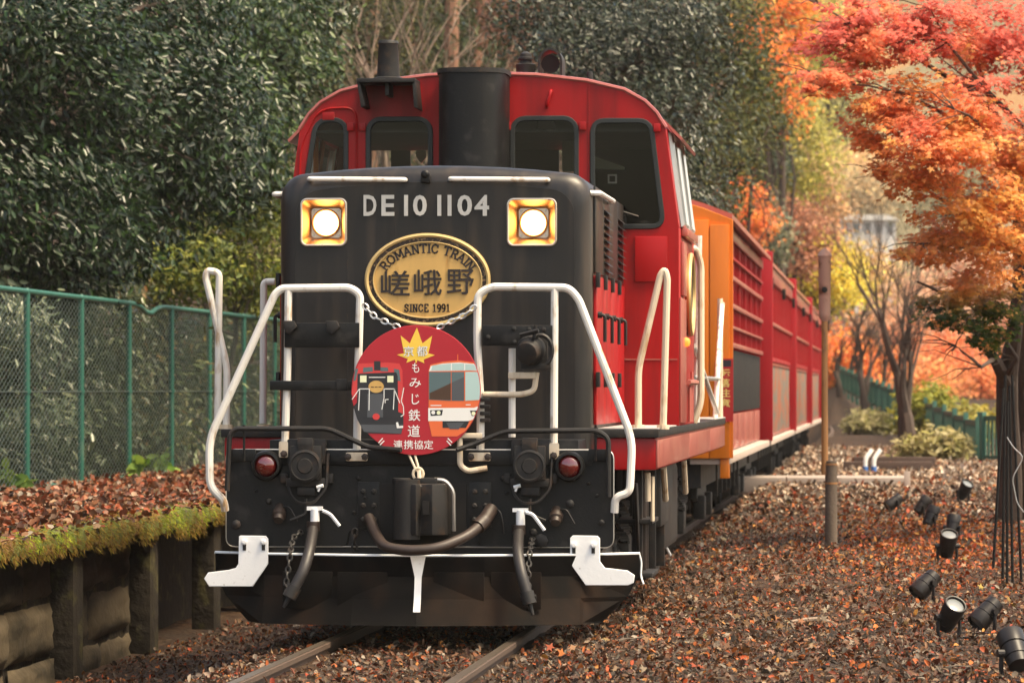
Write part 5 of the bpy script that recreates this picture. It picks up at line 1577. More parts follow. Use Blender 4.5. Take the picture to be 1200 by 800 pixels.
def closed_carriage(yf, L, label):
    root = empty('carriage', (XC, yf, 0), label, 'carriage', 'carriages behind the locomotive')
    under(root, L)
    for yy in (0, L - .06):
        rl = roof_line(CH - .03, 3.30, 3.58)
        plate('end_wall', [(-CH + .03, ZB), (CH - .03, ZB)] + rl[::-1], [rrect(-.45, 1.0, .45, 2.9, .04)], yy, .06, M['carred'], root, .006)
        for sx in (-1, 1):
            mb = MB(); mb.box(sx * 1.17, sx * 1.42, yy - .03, yy + .13 if yy == 0 else yy + .08, ZB, 3.46); cpart(mb, 'corner_post', 'carred', root, .01)
        mb = MB(); mb.box(-.5, .5, yy + .07, yy + .09, 1.0, 2.9); cpart(mb, 'end_door', 'carred', root)
    rl = roof_line(1.40, 3.34, 3.62)
    mb = MB(); mb.prism(rl + [(a, b - .05) for a, b in rl[::-1]], .07, L - .07); cpart(mb, 'roof', 'pinkside', root)
    for sx in (-1, 1):
        w = sx * 1.30
        mb = MB(); mb.box(sx * 1.0, sx * 1.40, .02, L - .02, ZB - .06, ZB + .015); cpart(mb, 'step_board', 'plank', root, .008)
        mb = MB(); mb.box(w, w + sx * .07, .14, L - .09, 3.10, 3.335); cpart(mb, 'fascia', 'pinkside', root, .008)
        mb = MB(); mb.box(w - sx * .06, w - sx * .02, .14, L - .09, 2.06, 3.10); cpart(mb, 'upper_wall', 'carred', root)
        mb = MB(); mb.box(w - sx * .06, w - sx * .02, .14, L - .09, ZB + .02, 2.05); cpart(mb, 'lower_wall', 'carglass', root)
        n = 6; st_ = (L - .35) / n
        for k in range(n):
            ya, yb = .2 + k * st_, .2 + (k + 1) * st_
            for j in range(4):
                a = ya + .15 + (yb - ya - .3) * j / 3
                mb = MB(); mb.box(w - sx * .02, w + sx * .045, a - .05, a + .05, 2.08, 3.08); cpart(mb, 'louvre_post', 'carred', root)
            mb = MB(); mb.box(w - sx * .02, w + sx * .035, ya + .05, yb - .05, 2.0, 2.06); cpart(mb, 'waist_rail', 'carred', root, .005)
            mb = MB(); mb.box(w - sx * .02, w + sx * .012, ya + .04, yb - .04, .97, 1.98); cpart(mb, 'lower_panel', 'tanpanel', root, .005)
            for z_ in (.955, 1.95):
                mb = MB(); mb.box(w + sx * .013, w + sx * .026, ya + .03, yb - .03, z_, z_ + .03); cpart(mb, 'panel_frame', 'pinkside', root, .003)
        mb = MB(); mb.box(w + sx * .03, w + sx * .07, .14, L - .09, 2.50, 2.545); cpart(mb, 'hand_bar', 'pinkside', root, .006)
        for yy in (.5, L * .5, L - .6):
            mb = MB(); mb.box(w + sx * .07, w + sx * .12, yy, yy + .18, 2.96, 3.12); cpart(mb, 'door_lamp', 'slat', root, .01)
    return root


open_carriage(46.0, 15.2, 'open lattice-sided carriage with an orange end wall, coupled next to the locomotive')
closed_carriage(61.9, 15.1, 'red slatted carriage, second behind the locomotive')
closed_carriage(77.6, 15.1, 'red slatted carriage, third behind the locomotive')
closed_carriage(93.3, 15.0, 'red slatted carriage at the far end of the train')

# ---------------------------------------------------------------- ground objects on the right
# leaf litter
n = 190000
yy = 24.5 * (90 / 24.5) ** (rng.random(n) ** 1.15)
xx = rng.uniform(-6.1, 4.2, n)
keep = ~((xx < -2.2) & (yy > 34 + 9 * (xx < -3.9))) & ~((xx < -4.4) & (rng.random(n) < .08)) & ~((np.abs(xx - (XC - .59)) < .10) | (np.abs(xx - (XC + .59)) < .10))
keep &= (xx < .035 * yy + 1.9)
bare = vnoise(xx, yy, .8, 21) * .6 + vnoise(xx, yy, .25, 22) * .4
keep &= rng.random(n) < np.where(xx < -2.3, .8, np.clip(1.25 - bare * .55, .3, 1))
xx, yy = xx[keep], yy[keep]; n = len(xx)
zz = gz(xx, yy) + rng.uniform(.002, .035, n)
nr = rng.normal(size=(n, 3)) * .75 + np.array([0, -.1, 1.0])
c = pick(LITTER + [(.20, .15, .11), (.11, .085, .065)], n, [4, 4, 2.6, 3.4, 3.0, .8, 4, 1.2, 4, 4]) * .48
pt_ = vnoise(xx, yy, 1.1, 51) * .6 + vnoise(xx, yy, .35, 52) * .4
c = c * (.55 + .95 * pt_)[:, None]
redp = np.exp(-((xx - .35) / 1.0) ** 2 - ((yy - 45) / 6.5) ** 2) * .75 + .10
isred = rng.random(n) < redp
c[isred] = pick([(.46, .075, .018), (.52, .14, .03), (.36, .045, .016), (.50, .22, .05)], int(isred.sum())) * .72
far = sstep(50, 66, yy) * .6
pale = rng.random(n) < far  # paler leaves farther off: a sunlit stretch put into their colour
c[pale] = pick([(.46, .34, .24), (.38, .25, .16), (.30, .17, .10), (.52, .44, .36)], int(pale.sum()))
sz = (.014 + .042 * rng.random(n) ** 1.5) * (1 + .9 * sstep(34, 70, yy))
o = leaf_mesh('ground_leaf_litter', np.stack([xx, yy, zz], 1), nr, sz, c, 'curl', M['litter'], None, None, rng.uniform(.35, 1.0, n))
tag(o, 'fallen brown and red maple leaves strewn over the ground beside the track', 'fallen leaves', kind='stuff')
# whole maple leaves lying on top of the crushed ones
n = 5200
yy = 25.5 * (70 / 25.5) ** (rng.random(n) ** 1.1); xx = rng.uniform(-2.1, 3.6, n)
kp = vnoise(xx, yy, .7, 61) + .35 * rng.random(n) > .62
xx, yy = xx[kp], yy[kp]; n = len(xx)
o = leaf_mesh('whole_leaf_litter', np.stack([xx, yy, gz(xx, yy) + rng.uniform(.02, .045, n)], 1), rng.normal(size=(n, 3)) * .62 + np.array([0, -.15, 1]), rng.uniform(.035, .075, n),
              pick([(.40, .07, .02), (.46, .15, .03), (.36, .22, .11), (.25, .09, .035), (.44, .30, .07), (.42, .34, .25), (.15, .07, .035)], n, [2.4, 2, 3, 4, .4, 2, 5]) * .6, 'maple', M['litter'])
tag(o, 'whole red and tan maple leaves lying loose on the leaf litter', 'fallen leaves', kind='stuff')
# twigs
for k, (px_, py_, ln, ang) in enumerate(((948, 732, .36, .5), (1030, 730, .22, -1.1), (1040, 735, .25, -.9), (930, 690, .3, .1), (1120, 785, .22, .3), (745, 760, .25, .6))):
    Yk = F * 1.6 / (py_ - 457); p = P(px_, py_, Yk); z_ = zg(p.x, p.y) + .03
    mb = MB(); a = Vector((-ln / 2 * math.cos(ang), -ln / 2 * math.sin(ang), 0)); limb(mb, a, -a, .016 if k == 0 else .007, .012 if k == 0 else .004, 4, .1, 6)
    o = mb.build('twig', M['barkpale' if k == 0 else 'wood']); o.location = (p.x, p.y, z_)
    tag(o, ['thick broken twig lying on the leaves beside the train', 'short pale twig crossing another among the leaves', 'thin pale twig crossing a shorter one among the leaves', 'dry twig on the leaf litter below the wooden post', 'long thin twig in the leaves near the nearest spotlight', 'small twig in the leaves beside the snow plough'][k], 'twig')

# signal marker: ochre pole strapped to a wooden post
Yp = 44.0
pb = P(974, 640, Yp); s = F / Yp
root = empty('wooden_post', (pb.x, pb.y, zg(pb.x, pb.y) - .05), 'short weathered round wooden post beside the ochre pole', 'post')
mb = MB(); mb.lathe((0, 0, 0), (0, 0, 1), [(0, .060), (.5, .058), (.88, .055), (.885, .045)], 16); mb.build('shaft', M['wood'], root)
for z_ in (.66, .84): mb = MB(); mb.lathe((0, 0, z_), (0, 0, 1), [(0, .0605), (.018, .0605)], 16); mb.build('band', M['rustpole'], root)
pt = P(966, 290, Yp); px2 = P(966.5, 556, Yp)
root = empty('marker_pole', (px2.x, Yp - .0, px2.z), 'slim ochre pole with a torpedo-shaped lamp on top', 'pole')
H_ = P(966, 374, Yp).z - px2.z; T_ = pt.z - px2.z
mb = MB(); mb.cyl((0, 0, 0), (0, 0, H_), .034, .030, n=12); mb.build('shaft', M['rustpole'], root)
mb = MB(); mb.lathe((0, 0, H_ - .02), (0, 0, 1), [(0, .030), (.04, .052), (.07, .056), (T_ - H_ - .08, .060), (T_ - H_ - .06, .070), (T_ - H_ - .03, .055), (T_ - H_ + .02, .006)], 18); o = mb.build('lamp_housing', M['polecap'], root)
mb = MB(); mb.lathe((0, -.055, H_ + .28), (0, -1, 0), [(0, .028), (.012, .028), (.016, .016), (.017, .003)], 14); mb.build('lens', M['slat'], o)
mb = MB(); mb.box(.0, .07, -.02, .02, .02, .05); mb.build('bracket', M['rustpole'], root)

# spotlights
def spotlight(px_, by, tilt, az, label, sc=1.0):
    Ys = 40.0
    for _ in range(12):
        p = P(px_, by, Ys); z_ = zg(p.x, Ys); d_ = (P(px_, by, 1000.0) - Vector((0, 0, HC))).normalized()
        Ys = max(22, min(80, Ys * (HC - z_) / max(.05, HC - p.z)))
    p = P(px_, by, Ys)
    root = empty('spotlight', (p.x, p.y, zg(p.x, p.y) - .01), label, 'spotlight', 'ground spotlights among the fallen leaves', rz=0)
    ax = Vector((math.cos(az) * math.cos(tilt), math.sin(az) * math.cos(tilt), math.sin(tilt)))
    side = Vector((-math.sin(az), math.cos(az), 0))
    pv = Vector((0, 0, .15 * sc))
    mb = MB(); c_ = pv - ax * .085 * sc
    mb.lathe(c_, ax, [(r_[0] * sc, r_[1] * sc) for r_ in ((0, .030), (.006, .055), (.05, .060), (.051, .056), (.056, .056), (.057, .061), (.12, .064), (.121, .060), (.126, .060), (.127, .067), (.20, .071), (.205, .068), (.204, .060), (.19, .058))], 22); mb.build('housing', M['spot'], root)
    mb = MB(); mb.lathe(c_ + ax * .188 * sc, ax, [(0, .058 * sc), (.004, .05 * sc), (.006, .01 * sc)], 22); mb.build('lens', M['spotlens'], root)
    mb = MB()
    for sg in (-1, 1):
        pts = bend([pv + side * sg * .073 * sc, side * sg * .078 * sc + Vector((0, 0, .07 * sc)), side * sg * .055 * sc + Vector((0, 0, .0))], .02)
        mb.tube(pts, .012 * sc, 6)
    mb.box(-.07 * sc, .07 * sc, -.05 * sc, .05 * sc, 0, .018)
    mb.build('bracket', M['spot'], root)
    for sg in (-1, 1):
        mb = MB(); mb.cyl(pv + side * sg * .060 * sc, pv + side * sg * .095 * sc, .020 * sc, n=10); mb.build('knob', M['spot'], root)
    mb = MB(); mb.tube(bend([Vector((0, .03, .02)), Vector((.10, .06, .03)), Vector((.22, .0, .015)), Vector((.34, .10, -.01))], .08), .007, 5); mb.build('cable', M['spot'], root)


spotlight(1190, 798, R(48), R(110), 'black ground spotlight in the lower corner of the picture, facing upward', 1.12)
spotlight(1112, 750, R(45), R(-60), 'black ground spotlight with its round glass turned up, left of the nearest one', 1.05)
spotlight(1158, 742, R(-42), R(212), 'black ground spotlight tipped nose down towards the track, between two upturned ones', 1.05)
spotlight(1087, 706, R(-40), R(212), 'black ground spotlight tipped down beside the leaves, alone between the front and middle groups', 1.08)
spotlight(1110, 658, R(55), R(-75), 'black spotlight of the middle group with its round glass turned towards the viewer', 1.15)
spotlight(1116, 634, R(70), R(60), 'black spotlight standing upright just behind the one with the bright glass')
spotlight(1090, 622, R(60), R(40), 'black spotlight of the middle group leaning back beside the marker post')
spotlight(1080, 606, R(50), R(20), 'small black spotlight with its glass up at the back of the middle group')
spotlight(1049, 599, R(-35), R(205), 'small black spotlight nodding towards the crossing slab')
spotlight(1129, 588, R(50), R(-50), 'farthest black spotlight, with its pale glass up, near the maple trunk', 1.1)

# crossing slab, timbers, pipes
Yx = 62.0
a = P(886, 572, Yx); b = P(1064, 572, Yx)
mb = MB(); mb.box(a.x - .3, b.x, Yx, Yx + 1.5, .22, .43); o = mb.build('path', M['slab'], None, .02); tag(o, 'pale concrete slab path crossing the ground beside the train', kind='structure')
pc = P(1063, 582, 60.5)
mb = MB(); mb.box(-.04, .04, -.04, .04, -.05, .24); o = mb.build('marker_stub', M['plank'], None, .006); o.location = (pc.x, pc.y, zg(pc.x, pc.y)); tag(o, 'short pale wooden stub at the end of the slab path', 'stub')
for k, (x0_, x1_, by, Yk) in enumerate(((988, 1093, 551, 70), (1000, 1096, 541, 73))):
    a = P(x0_, by, Yk); b = P(x1_, by - 2, Yk)
    mb = MB(); mb.box(0, b.x - a.x, 0, .2, 0, .16); o = mb.build('timber', M['timber'], None, .012); o.location = (a.x, a.y, zg(a.x, a.y)); o.rotation_euler = (0, 0, R(1 - 3 * k))
    tag(o, ['dark squared timber lying nearer the slab path', 'dark squared timber lying behind another, farther from the slab path'][k], 'timber', 'timbers on the ground')
for k, px_ in enumerate((1014, 1024)):
    a = P(px_, 549, 69.4); z_ = zg(a.x, a.y)
    root = empty('pipe', (a.x, a.y, z_), ['white bent pipe with a blue foot, nearer the train', 'white bent pipe with a blue foot, farther from the train'][k], 'pipe', 'white pipes')
    mb = MB(); mb.tube(bend([(0, 0, .1), (.0, 0, .22), (.10, .05, .36)], .08), .035, 10); mb.build('tube', M['white2'], root)
    mb = MB(); mb.cyl((0, 0, -.05), (0, 0, .11), .042, n=12); mb.build('foot', M['blue'], root)

# siding end: bent rail by the last carriage
mb = MB(); a = P(967, 512, 108); pts = [P(966 + 9 * math.sin(t), 506 + 7 * math.cos(t), 104 + 2 * t) for t in [k * .35 for k in range(8)]]
mb.tube([p - a for p in pts], .05, 6); o = mb.build('bent_rail', M['railside']); o.location = a; tag(o, 'dark curved rail end beside the far carriage', 'rail')

# green railing on the river side
def railing(pa, pb_, n_pan, h, label):
    a = Vector(pa); b = Vector(pb_); L = (b - a).length; ang = math.atan2(b.y - a.y, b.x - a.x)
    root = empty('railing', a, label, 'railing', rz=ang)
    for k in range(n_pan):
        x0_, x1_ = L * k / n_pan, L * (k + 1) / n_pan
        z0 = (b.z - a.z) * k / n_pan
        mb = MB()
        mb.box(x0_ + .04, x1_ - .04, -.02, .02, z0 + h - .08, z0 + h); mb.box(x0_ + .04, x1_ - .04, -.02, .02, z0 + .06, z0 + .12)
        m_ = max(2, int((x1_ - x0_) / .11))
        for j in range(m_):
            xx_ = x0_ + .06 + (x1_ - x0_ - .12) * j / (m_ - 1)
            mb.box(xx_ - .022, xx_ + .022, -.012, .012, z0 + .12, z0 + h - .08)
        mb.build('panel', M['dkgreen'], root)
        mb = MB(); mb.box(x0_ - .045, x0_ + .045, -.045, .045, z0 - .2, z0 + h + .06); mb.build('post', M['dkgreen'], root, .008)
    return root


ra = P(1146, 538, 79); rb_ = P(969, 489, 158)
railing((ra.x, ra.y, zg(ra.x, ra.y)), (rb_.x, rb_.y, zg(rb_.x, rb_.y) - .1), 24, .68, 'long dark green railing running away behind the bare tree')
rc = P(1152, 545, 77); rd_ = P(1290, 545, 74)
railing((rc.x, rc.y, zg(rc.x, rc.y)), (rd_.x, rd_.y, zg(rd_.x, rd_.y)), 2, .78, 'short dark green railing beside the maple trunk')
gp = P(1150, 545, 78)
mb = MB(); mb.box(-.07, .07, -.07, .07, -.3, .80); mb.box(-.085, .085, -.085, .085, .80, .83); o = mb.build('gate_post', M['dkgreen'], None, .01); o.location = (gp.x, gp.y, zg(gp.x, gp.y)); tag(o, 'square dark green gate post between the two railings', 'post')

# black stakes in front of the maple
for k, (bx, by, tx, ty) in enumerate(((1164, 650, 1176, 455), (1175, 663, 1178, 440), (1180, 680, 1181, 470), (1187, 694, 1183, 452), (1198, 688, 1186, 440))):
    Yk = 36.5 + k * .3
    a = P(bx, by, Yk); b = P(tx, ty, Yk + .4)
    mb = MB(); mb.tube([(0, 0, -.1), b - a], .012, 6); o = mb.build('stake', M['stake']); o.location = a
    tag(o, ['leftmost thin black stake leaning in front of the maple trunk', 'thin black stake, second from the left in front of the maple trunk', 'thin black stake in the middle of the bundle by the maple trunk', 'thin black stake reaching lowest in front of the maple trunk', 'thin black stake at the right edge of the bundle by the maple trunk'][k], 'stake', 'stakes by the maple')
mb = MB(); pts = [P(1180, 512, 37), P(1188, 525, 37), P(1200, 535, 37), P(1186, 560, 37), P(1192, 590, 37), P(1200, 600, 37)]; b0 = pts[0].copy(); mb.tube(bend([p - b0 for p in pts], .05), .005, 5); o = mb.build('tie_wire', M['steel']); o.location = b0; tag(o, 'thin pale wire looped round the black stakes', 'wire')

# ---------------------------------------------------------------- vegetation
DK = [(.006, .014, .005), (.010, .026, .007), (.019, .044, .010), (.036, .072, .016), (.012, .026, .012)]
MID = [(.04, .065, .018), (.07, .095, .022), (.11, .12, .03), (.05, .075, .03)]
YG = [(.10, .14, .02), (.17, .19, .025), (.06, .095, .02), (.24, .23, .03), (.035, .06, .015)]

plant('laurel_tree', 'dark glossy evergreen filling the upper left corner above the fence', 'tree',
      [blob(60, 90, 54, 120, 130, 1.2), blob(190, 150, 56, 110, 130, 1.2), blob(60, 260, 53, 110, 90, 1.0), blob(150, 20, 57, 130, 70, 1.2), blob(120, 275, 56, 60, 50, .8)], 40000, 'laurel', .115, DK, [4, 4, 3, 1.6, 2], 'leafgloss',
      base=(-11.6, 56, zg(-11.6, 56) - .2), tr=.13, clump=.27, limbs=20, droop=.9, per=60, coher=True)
plant('camellia_tree', 'tall glossy-leaved tree between the fence and the cab', 'tree',
      [blob(300, 70, 64, 75, 90, 1.2), blob(270, 170, 62, 80, 90, 1.1), blob(330, 20, 66, 70, 60, 1.2)], 20000, 'laurel', .12, [(.018, .038, .010), (.034, .062, .016), (.066, .098, .022), (.010, .022, .007)], None, 'leafgloss',
      base=(-11.0, 64, zg(-11, 64) - .2), tr=.11, clump=.26, limbs=10, droop=.8, per=45, coher=True)
plant('yellowing_bush', 'yellow-green bush glowing behind the fence next to the locomotive nose', 'bush',
      [blob(275, 295, 64, 55, 75, .8), blob(215, 310, 61, 60, 55, .8), blob(300, 380, 68, 45, 90, .8), blob(160, 320, 60, 50, 35, .7), blob(300, 230, 65, 40, 60, .7)], 17000, 'laurel', .10, YG, None, 'leafsoft', clump=.22, limbs=6, tr=.05, droop=.5)
plant('hedge_bush', 'grey-green leafy bush behind the left half of the chain-link fence', 'bush',
      [blob(10, 440, 51.5, 60, 120, .6), blob(55, 440, 54, 55, 120, .6), blob(99, 440, 56, 55, 115, .6), blob(20, 520, 51, 80, 60, .5), blob(40, 350, 54, 90, 60, .8)], 17000, 'laurel', .12, [(.06, .085, .045), (.10, .125, .07), (.16, .175, .10), (.03, .045, .02)], None, 'leafgloss', clump=.25, limbs=5, tr=.05, droop=.7, coher=True)
plant('hedge_bush', 'leafy bush behind the chain-link fence near the locomotive', 'bush',
      [blob(150, 440, 59, 55, 110, .6), blob(195, 450, 62.5, 50, 100, .6), blob(245, 450, 66, 50, 100, .6), blob(150, 520, 58.5, 80, 50, .5), blob(300, 470, 71, 50, 90, .6)], 17000, 'laurel', .12, [(.06, .085, .035), (.11, .135, .05), (.19, .19, .09), (.03, .045, .02), (.2, .09, .03)], [3, 3, 2, 3, .4], 'leafgloss', clump=.25, limbs=5, tr=.05, droop=.7, coher=True)
for (px_, py_, Yk, lab) in ((18, 572, 46.6, 'small broad-leaved seedling at the foot of the fence, far left'), (150, 556, 53.5, 'small seedling at the fence foot between two posts'), (196, 548, 56.5, 'pale green seedling at the fence foot nearest the locomotive')):
    p = P(px_, py_, Yk)
    b_ = (( p.x, p.y, PZ + .20), (.20, .2, .14))
    plant('seedling', lab, 'plant', [b_], 26 if px_ > 100 else 40, 'round', .17, [(.12, .22, .035), (.20, .28, .05), (.08, .14, .03)], None, 'leafsoft', base=(p.x, p.y, PZ), tr=.012, clump=.12, per=9, limbs=3, jit=.15)

# centre: bare tree, cedars, evergreens above the cab
bt = P(425, 110, 74)
bare_tree('bare_tree', 'leafless pale-barked tree leaning above the cab roof', (bt.x - .3, 74, zg(bt.x, 74)), [(0, 0, (.18, 0, 1), 3.4, .20), (.3, .2, (.05, 0, 1), 3.0, .13)], 5, depth=5, spread=.75, bark='barkpale', lift=.1)
for k, (px_, w_, Yk) in enumerate(((432, 10, 100), (528, 12, 96), (560, 9, 104), (478, 7, 110), (600, 8, 112))):
    t0 = P(px_, 60, Yk); b0 = (t0.x, Yk, zg(t0.x, Yk) - .2); s = F / Yk; h_ = 14 - b0[2] + 2
    root = empty('cedar_tree', b0, ['reddish cedar trunk left of the small roof chimney', 'thick reddish cedar trunk above the exhaust stack', 'slim cedar trunk just right of the exhaust stack', 'thin cedar trunk between the chimney and the exhaust stack', 'distant cedar trunk above the middle of the cab roof'][k], 'tree', 'cedars above the cab')
    mb = MB(); limb(mb, (0, 0, 0), (.1, 0, h_), w_ / s, w_ / s * .5, 8, .01, 10); mb.build('trunk', M['barkred'], root)
    nn = 3200
    hz = rng.uniform(.30, 1, nn) * h_; ra_ = (1.25 - hz / h_) * 2.4 * rng.random(nn) ** .6; th = rng.uniform(0, 2 * math.pi, nn)
    pos = np.stack([ra_ * np.cos(th), ra_ * np.sin(th), hz - .25 * ra_], 1)
    leaf_mesh('crown', pos, rng.normal(size=(nn, 3)) * .7 + np.array([0, 0, .5]), rng.uniform(.14, .34, nn), pick([(.03, .05, .02), (.055, .075, .03), (.09, .10, .035), (.02, .03, .014)], nn), 'needle', M['leafsoft'], root, rng.normal(size=(nn, 3)) + np.array([0, 0, -1.2]), 2.0)
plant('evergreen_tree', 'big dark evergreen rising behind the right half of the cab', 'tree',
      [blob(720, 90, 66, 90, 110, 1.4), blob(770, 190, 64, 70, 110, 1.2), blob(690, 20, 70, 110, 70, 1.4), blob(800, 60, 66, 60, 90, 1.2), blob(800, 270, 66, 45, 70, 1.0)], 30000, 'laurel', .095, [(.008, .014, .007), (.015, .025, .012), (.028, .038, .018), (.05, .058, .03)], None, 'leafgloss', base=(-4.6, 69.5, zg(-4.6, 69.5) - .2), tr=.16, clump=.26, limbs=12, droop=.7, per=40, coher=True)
plant('evergreen_tree', 'olive evergreen with yellowing leaves between the dark one and the orange maples', 'tree',
      [blob(850, 60, 82, 60, 80, 1.3), blob(840, 190, 80, 45, 80, 1.2), blob(880, 130, 84, 40, 60, 1.0)], 13000, 'laurel', .12, [(.05, .07, .025), (.10, .11, .03), (.16, .15, .03), (.03, .045, .025)], None, 'leafsoft', tr=.13, clump=.28, limbs=8, per=40)
plant('evergreen_tree', 'dark shrubby tree on the slope behind the bare branches left of the cab', 'tree',
      [blob(420, 40, 90, 90, 90, 1.3), blob(350, 90, 86, 60, 90, 1.2)], 11000, 'laurel', .12, [(.012, .02, .008), (.025, .034, .012), (.06, .065, .018), (.11, .10, .025)], None, 'leafsoft', tr=.1, clump=.3, limbs=8)
plant('evergreen_tree', 'distant dim evergreen behind the exhaust stack and cedar trunks', 'tree',
      [blob(520, 20, 122, 110, 80, 1.5), blob(620, 40, 120, 90, 90, 1.5), blob(450, 60, 124, 80, 90, 1.5), blob(560, 110, 121, 140, 80, 1.4)], 14000, 'laurel', .17, [(.012, .018, .008), (.022, .026, .01), (.05, .05, .016), (.07, .045, .02)], None, 'leafsoft', tr=.16, clump=.4, limbs=8)
plant('reddish_shrub', 'purplish brown shrub seen above the roof horn cover', 'bush',
      [blob(640, 50, 100, 60, 40, 1.2), blob(600, 20, 102, 50, 30, 1.2)], 4500, 'laurel', .12, [(.16, .05, .035), (.20, .09, .05), (.10, .05, .03)], None, 'leafsoft', tr=.07, clump=.35, limbs=8)

# autumn slope
OR = [(.52, .16, .03), (.44, .10, .025), (.36, .075, .03), (.56, .24, .05)]
YE = [(.50, .36, .05), (.42, .33, .06), (.30, .28, .06), (.56, .42, .09)]
BR = [(.26, .15, .08), (.34, .19, .09), (.20, .12, .07), (.38, .24, .12)]
OLV = [(.20, .19, .05), (.28, .25, .06), (.14, .14, .04), (.36, .30, .07)]
slope = [
    ('maple_tree', 'orange maple on the slope just above the orange carriage wall', (890, 90, 120, 55, 80), OR, 5000),
    ('maple_tree', 'rust-red maple low on the slope beside the carriage roof', (860, 250, 115, 45, 50), [(.42, .11, .03), (.34, .08, .03), (.46, .18, .04)], 4000),
    ('slope_tree', 'olive-yellow tree at the middle of the far slope', (925, 165, 135, 65, 85), OLV, 6000),
    ('slope_tree', 'greenish tree at the top of the far slope', (935, 40, 150, 60, 70), OLV, 5000),
    ('slope_tree', 'dark green tree on the slope behind the second carriage roof', (890, 185, 128, 30, 40), [(.05, .065, .04), (.08, .09, .05), (.03, .045, .03)], 3000),
    ('slope_tree', 'brown fading tree below the olive-yellow one', (945, 240, 140, 50, 60), BR, 5000),
    ('slope_tree', 'reddish brown tree behind the third carriage', (930, 280, 130, 50, 50), [(.26, .10, .06), (.32, .15, .08), (.18, .09, .06)], 4500),
    ('slope_tree', 'grey-green shrub tree beside the carriage roofs', (890, 270, 122, 35, 45), [(.10, .11, .07), (.15, .14, .08), (.08, .08, .05)], 3500),
    ('slope_tree', 'bright yellow tree behind the ochre pole', (960, 320, 132, 55, 50), YE, 5500),
    ('maple_tree', 'far orange-red maple behind the foot of the ochre pole', (985, 440, 150, 60, 65), OR, 5500),
    ('maple_tree', 'pinkish orange maple behind the bare tree', (1120, 450, 160, 80, 70), [(.50, .15, .06), (.44, .12, .06), (.52, .22, .10)], 7000),
    ('slope_tree', 'pale brown leafless-looking thicket behind the bare tree', (1070, 385, 175, 85, 65), [(.38, .24, .15), (.44, .28, .18), (.30, .18, .12), (.42, .20, .12)], 6500),
    ('slope_tree', 'pale pinkish thicket at the back of the valley beside the maple', (1130, 340, 185, 80, 90), [(.42, .22, .15), (.48, .28, .19), (.34, .19, .13)], 6000),
    ('slope_tree', 'brownish far tree under the white building', (1000, 325, 200, 60, 40), [(.36, .22, .11), (.42, .28, .13), (.28, .17, .10), (.46, .34, .10)], 5500),
    ('slope_tree', 'tan far tree left of the white building', (940, 200, 220, 45, 45), [(.36, .26, .13), (.42, .32, .16), (.30, .2, .12)], 4000),
    ('slope_tree', 'grey-green far tree right of the white building, behind the maple leaves', (1125, 225, 260, 60, 50), [(.20, .19, .12), (.28, .22, .12), (.15, .15, .1)], 4500),
    ('slope_tree', 'brownish far tree above the white building', (1010, 225, 440, 50, 25), [(.26, .2, .12), (.2, .17, .11), (.32, .22, .11)], 2500),
    ('slope_tree', 'dull green tree on the far slope above the tan one', (975, 130, 250, 50, 55), [(.22, .22, .10), (.30, .26, .10), (.16, .17, .09)], 4500),
    ('slope_tree', 'golden tree at the top of the slope against the maple', (975, 40, 230, 55, 60), [(.40, .28, .10), (.34, .25, .09), (.46, .33, .12)], 4500),
    ('slope_tree', 'russet thicket low behind the bare tree and the green railing', (1040, 430, 170, 70, 55), [(.46, .17, .08), (.40, .18, .10), (.34, .14, .08)], 6000),
    ('slope_tree', 'pinkish far thicket at the right edge behind the maple trunk', (1190, 430, 165, 60, 80), [(.44, .20, .12), (.40, .16, .09), (.48, .28, .16)], 5500),
    ('maple_tree', 'russet maple low behind the gate post', (1160, 470, 142, 75, 50), [(.46, .14, .06), (.40, .12, .05), (.50, .22, .08)], 6000),
    ('slope_tree', 'low orange thicket behind the twin-stemmed bare tree', (1090, 462, 146, 50, 40), [(.46, .17, .07), (.42, .15, .06), (.50, .26, .09)], 4500),
    ('maple_tree', 'orange maple high on the slope near the top of the picture', (915, 20, 126, 40, 50), OR, 3500),
]
for nm, lab, (px_, py_, Yk, rx_, rz_), pal, nn in slope:
    s = F / Yk
    bl = [blob(px_, py_, Yk, rx_ * .8, rz_ * .8, rx_ / s * .8), blob(px_ - rx_ * .45, py_ + rz_ * .3, Yk + .5, rx_ * .6, rz_ * .6, rx_ / s * .6), blob(px_ + rx_ * .45, py_ + rz_ * .2, Yk - .5, rx_ * .6, rz_ * .65, rx_ / s * .6), blob(px_ + rx_ * .1, py_ - rz_ * .5, Yk, rx_ * .55, rz_ * .5, rx_ / s * .5)]
    plant(nm, lab, 'tree', bl, nn, 'round', .0045 * Yk / 5.0, [tuple(min(.95, v_ * 1.8) for v_ in c_) for c_ in pal], None, 'leafsoft', tr=.12, clump=.0026 * Yk, limbs=8, per=40, bark='bark')  # palettes lightened: the valley haze put into the leaf colours

# bushes by the green railing
for (px_, py_, Yk, rx_, rz_, lab, pal) in ((1088, 482, 96, 32, 28, 'round yellow-green bush behind the green railing', [(.26, .27, .04), (.36, .33, .05), (.18, .20, .03)]),
                                           (1130, 497, 94, 40, 20, 'low yellow bush beside the gate post', [(.34, .28, .05), (.42, .32, .07), (.24, .24, .05)]),
                                           (1095, 525, 78, 36, 14, 'dry yellowish grass clump at the foot of the bare tree', [(.34, .28, .12), (.30, .27, .08), (.40, .34, .17)]),
                                           (1020, 497, 110, 30, 10, 'dry grass tuft along the green railing', [(.34, .30, .14), (.28, .26, .09), (.42, .36, .2)])):
    s = F / Yk
    plant('bush', lab, 'bush', [blob(px_, py_, Yk, rx_, rz_), blob(px_ - rx_ * .4, py_ + rz_ * .3, Yk, rx_ * .6, rz_ * .7)], 3500, 'laurel', .16, pal, None, 'leafsoft', tr=.03, clump=.22, limbs=4)

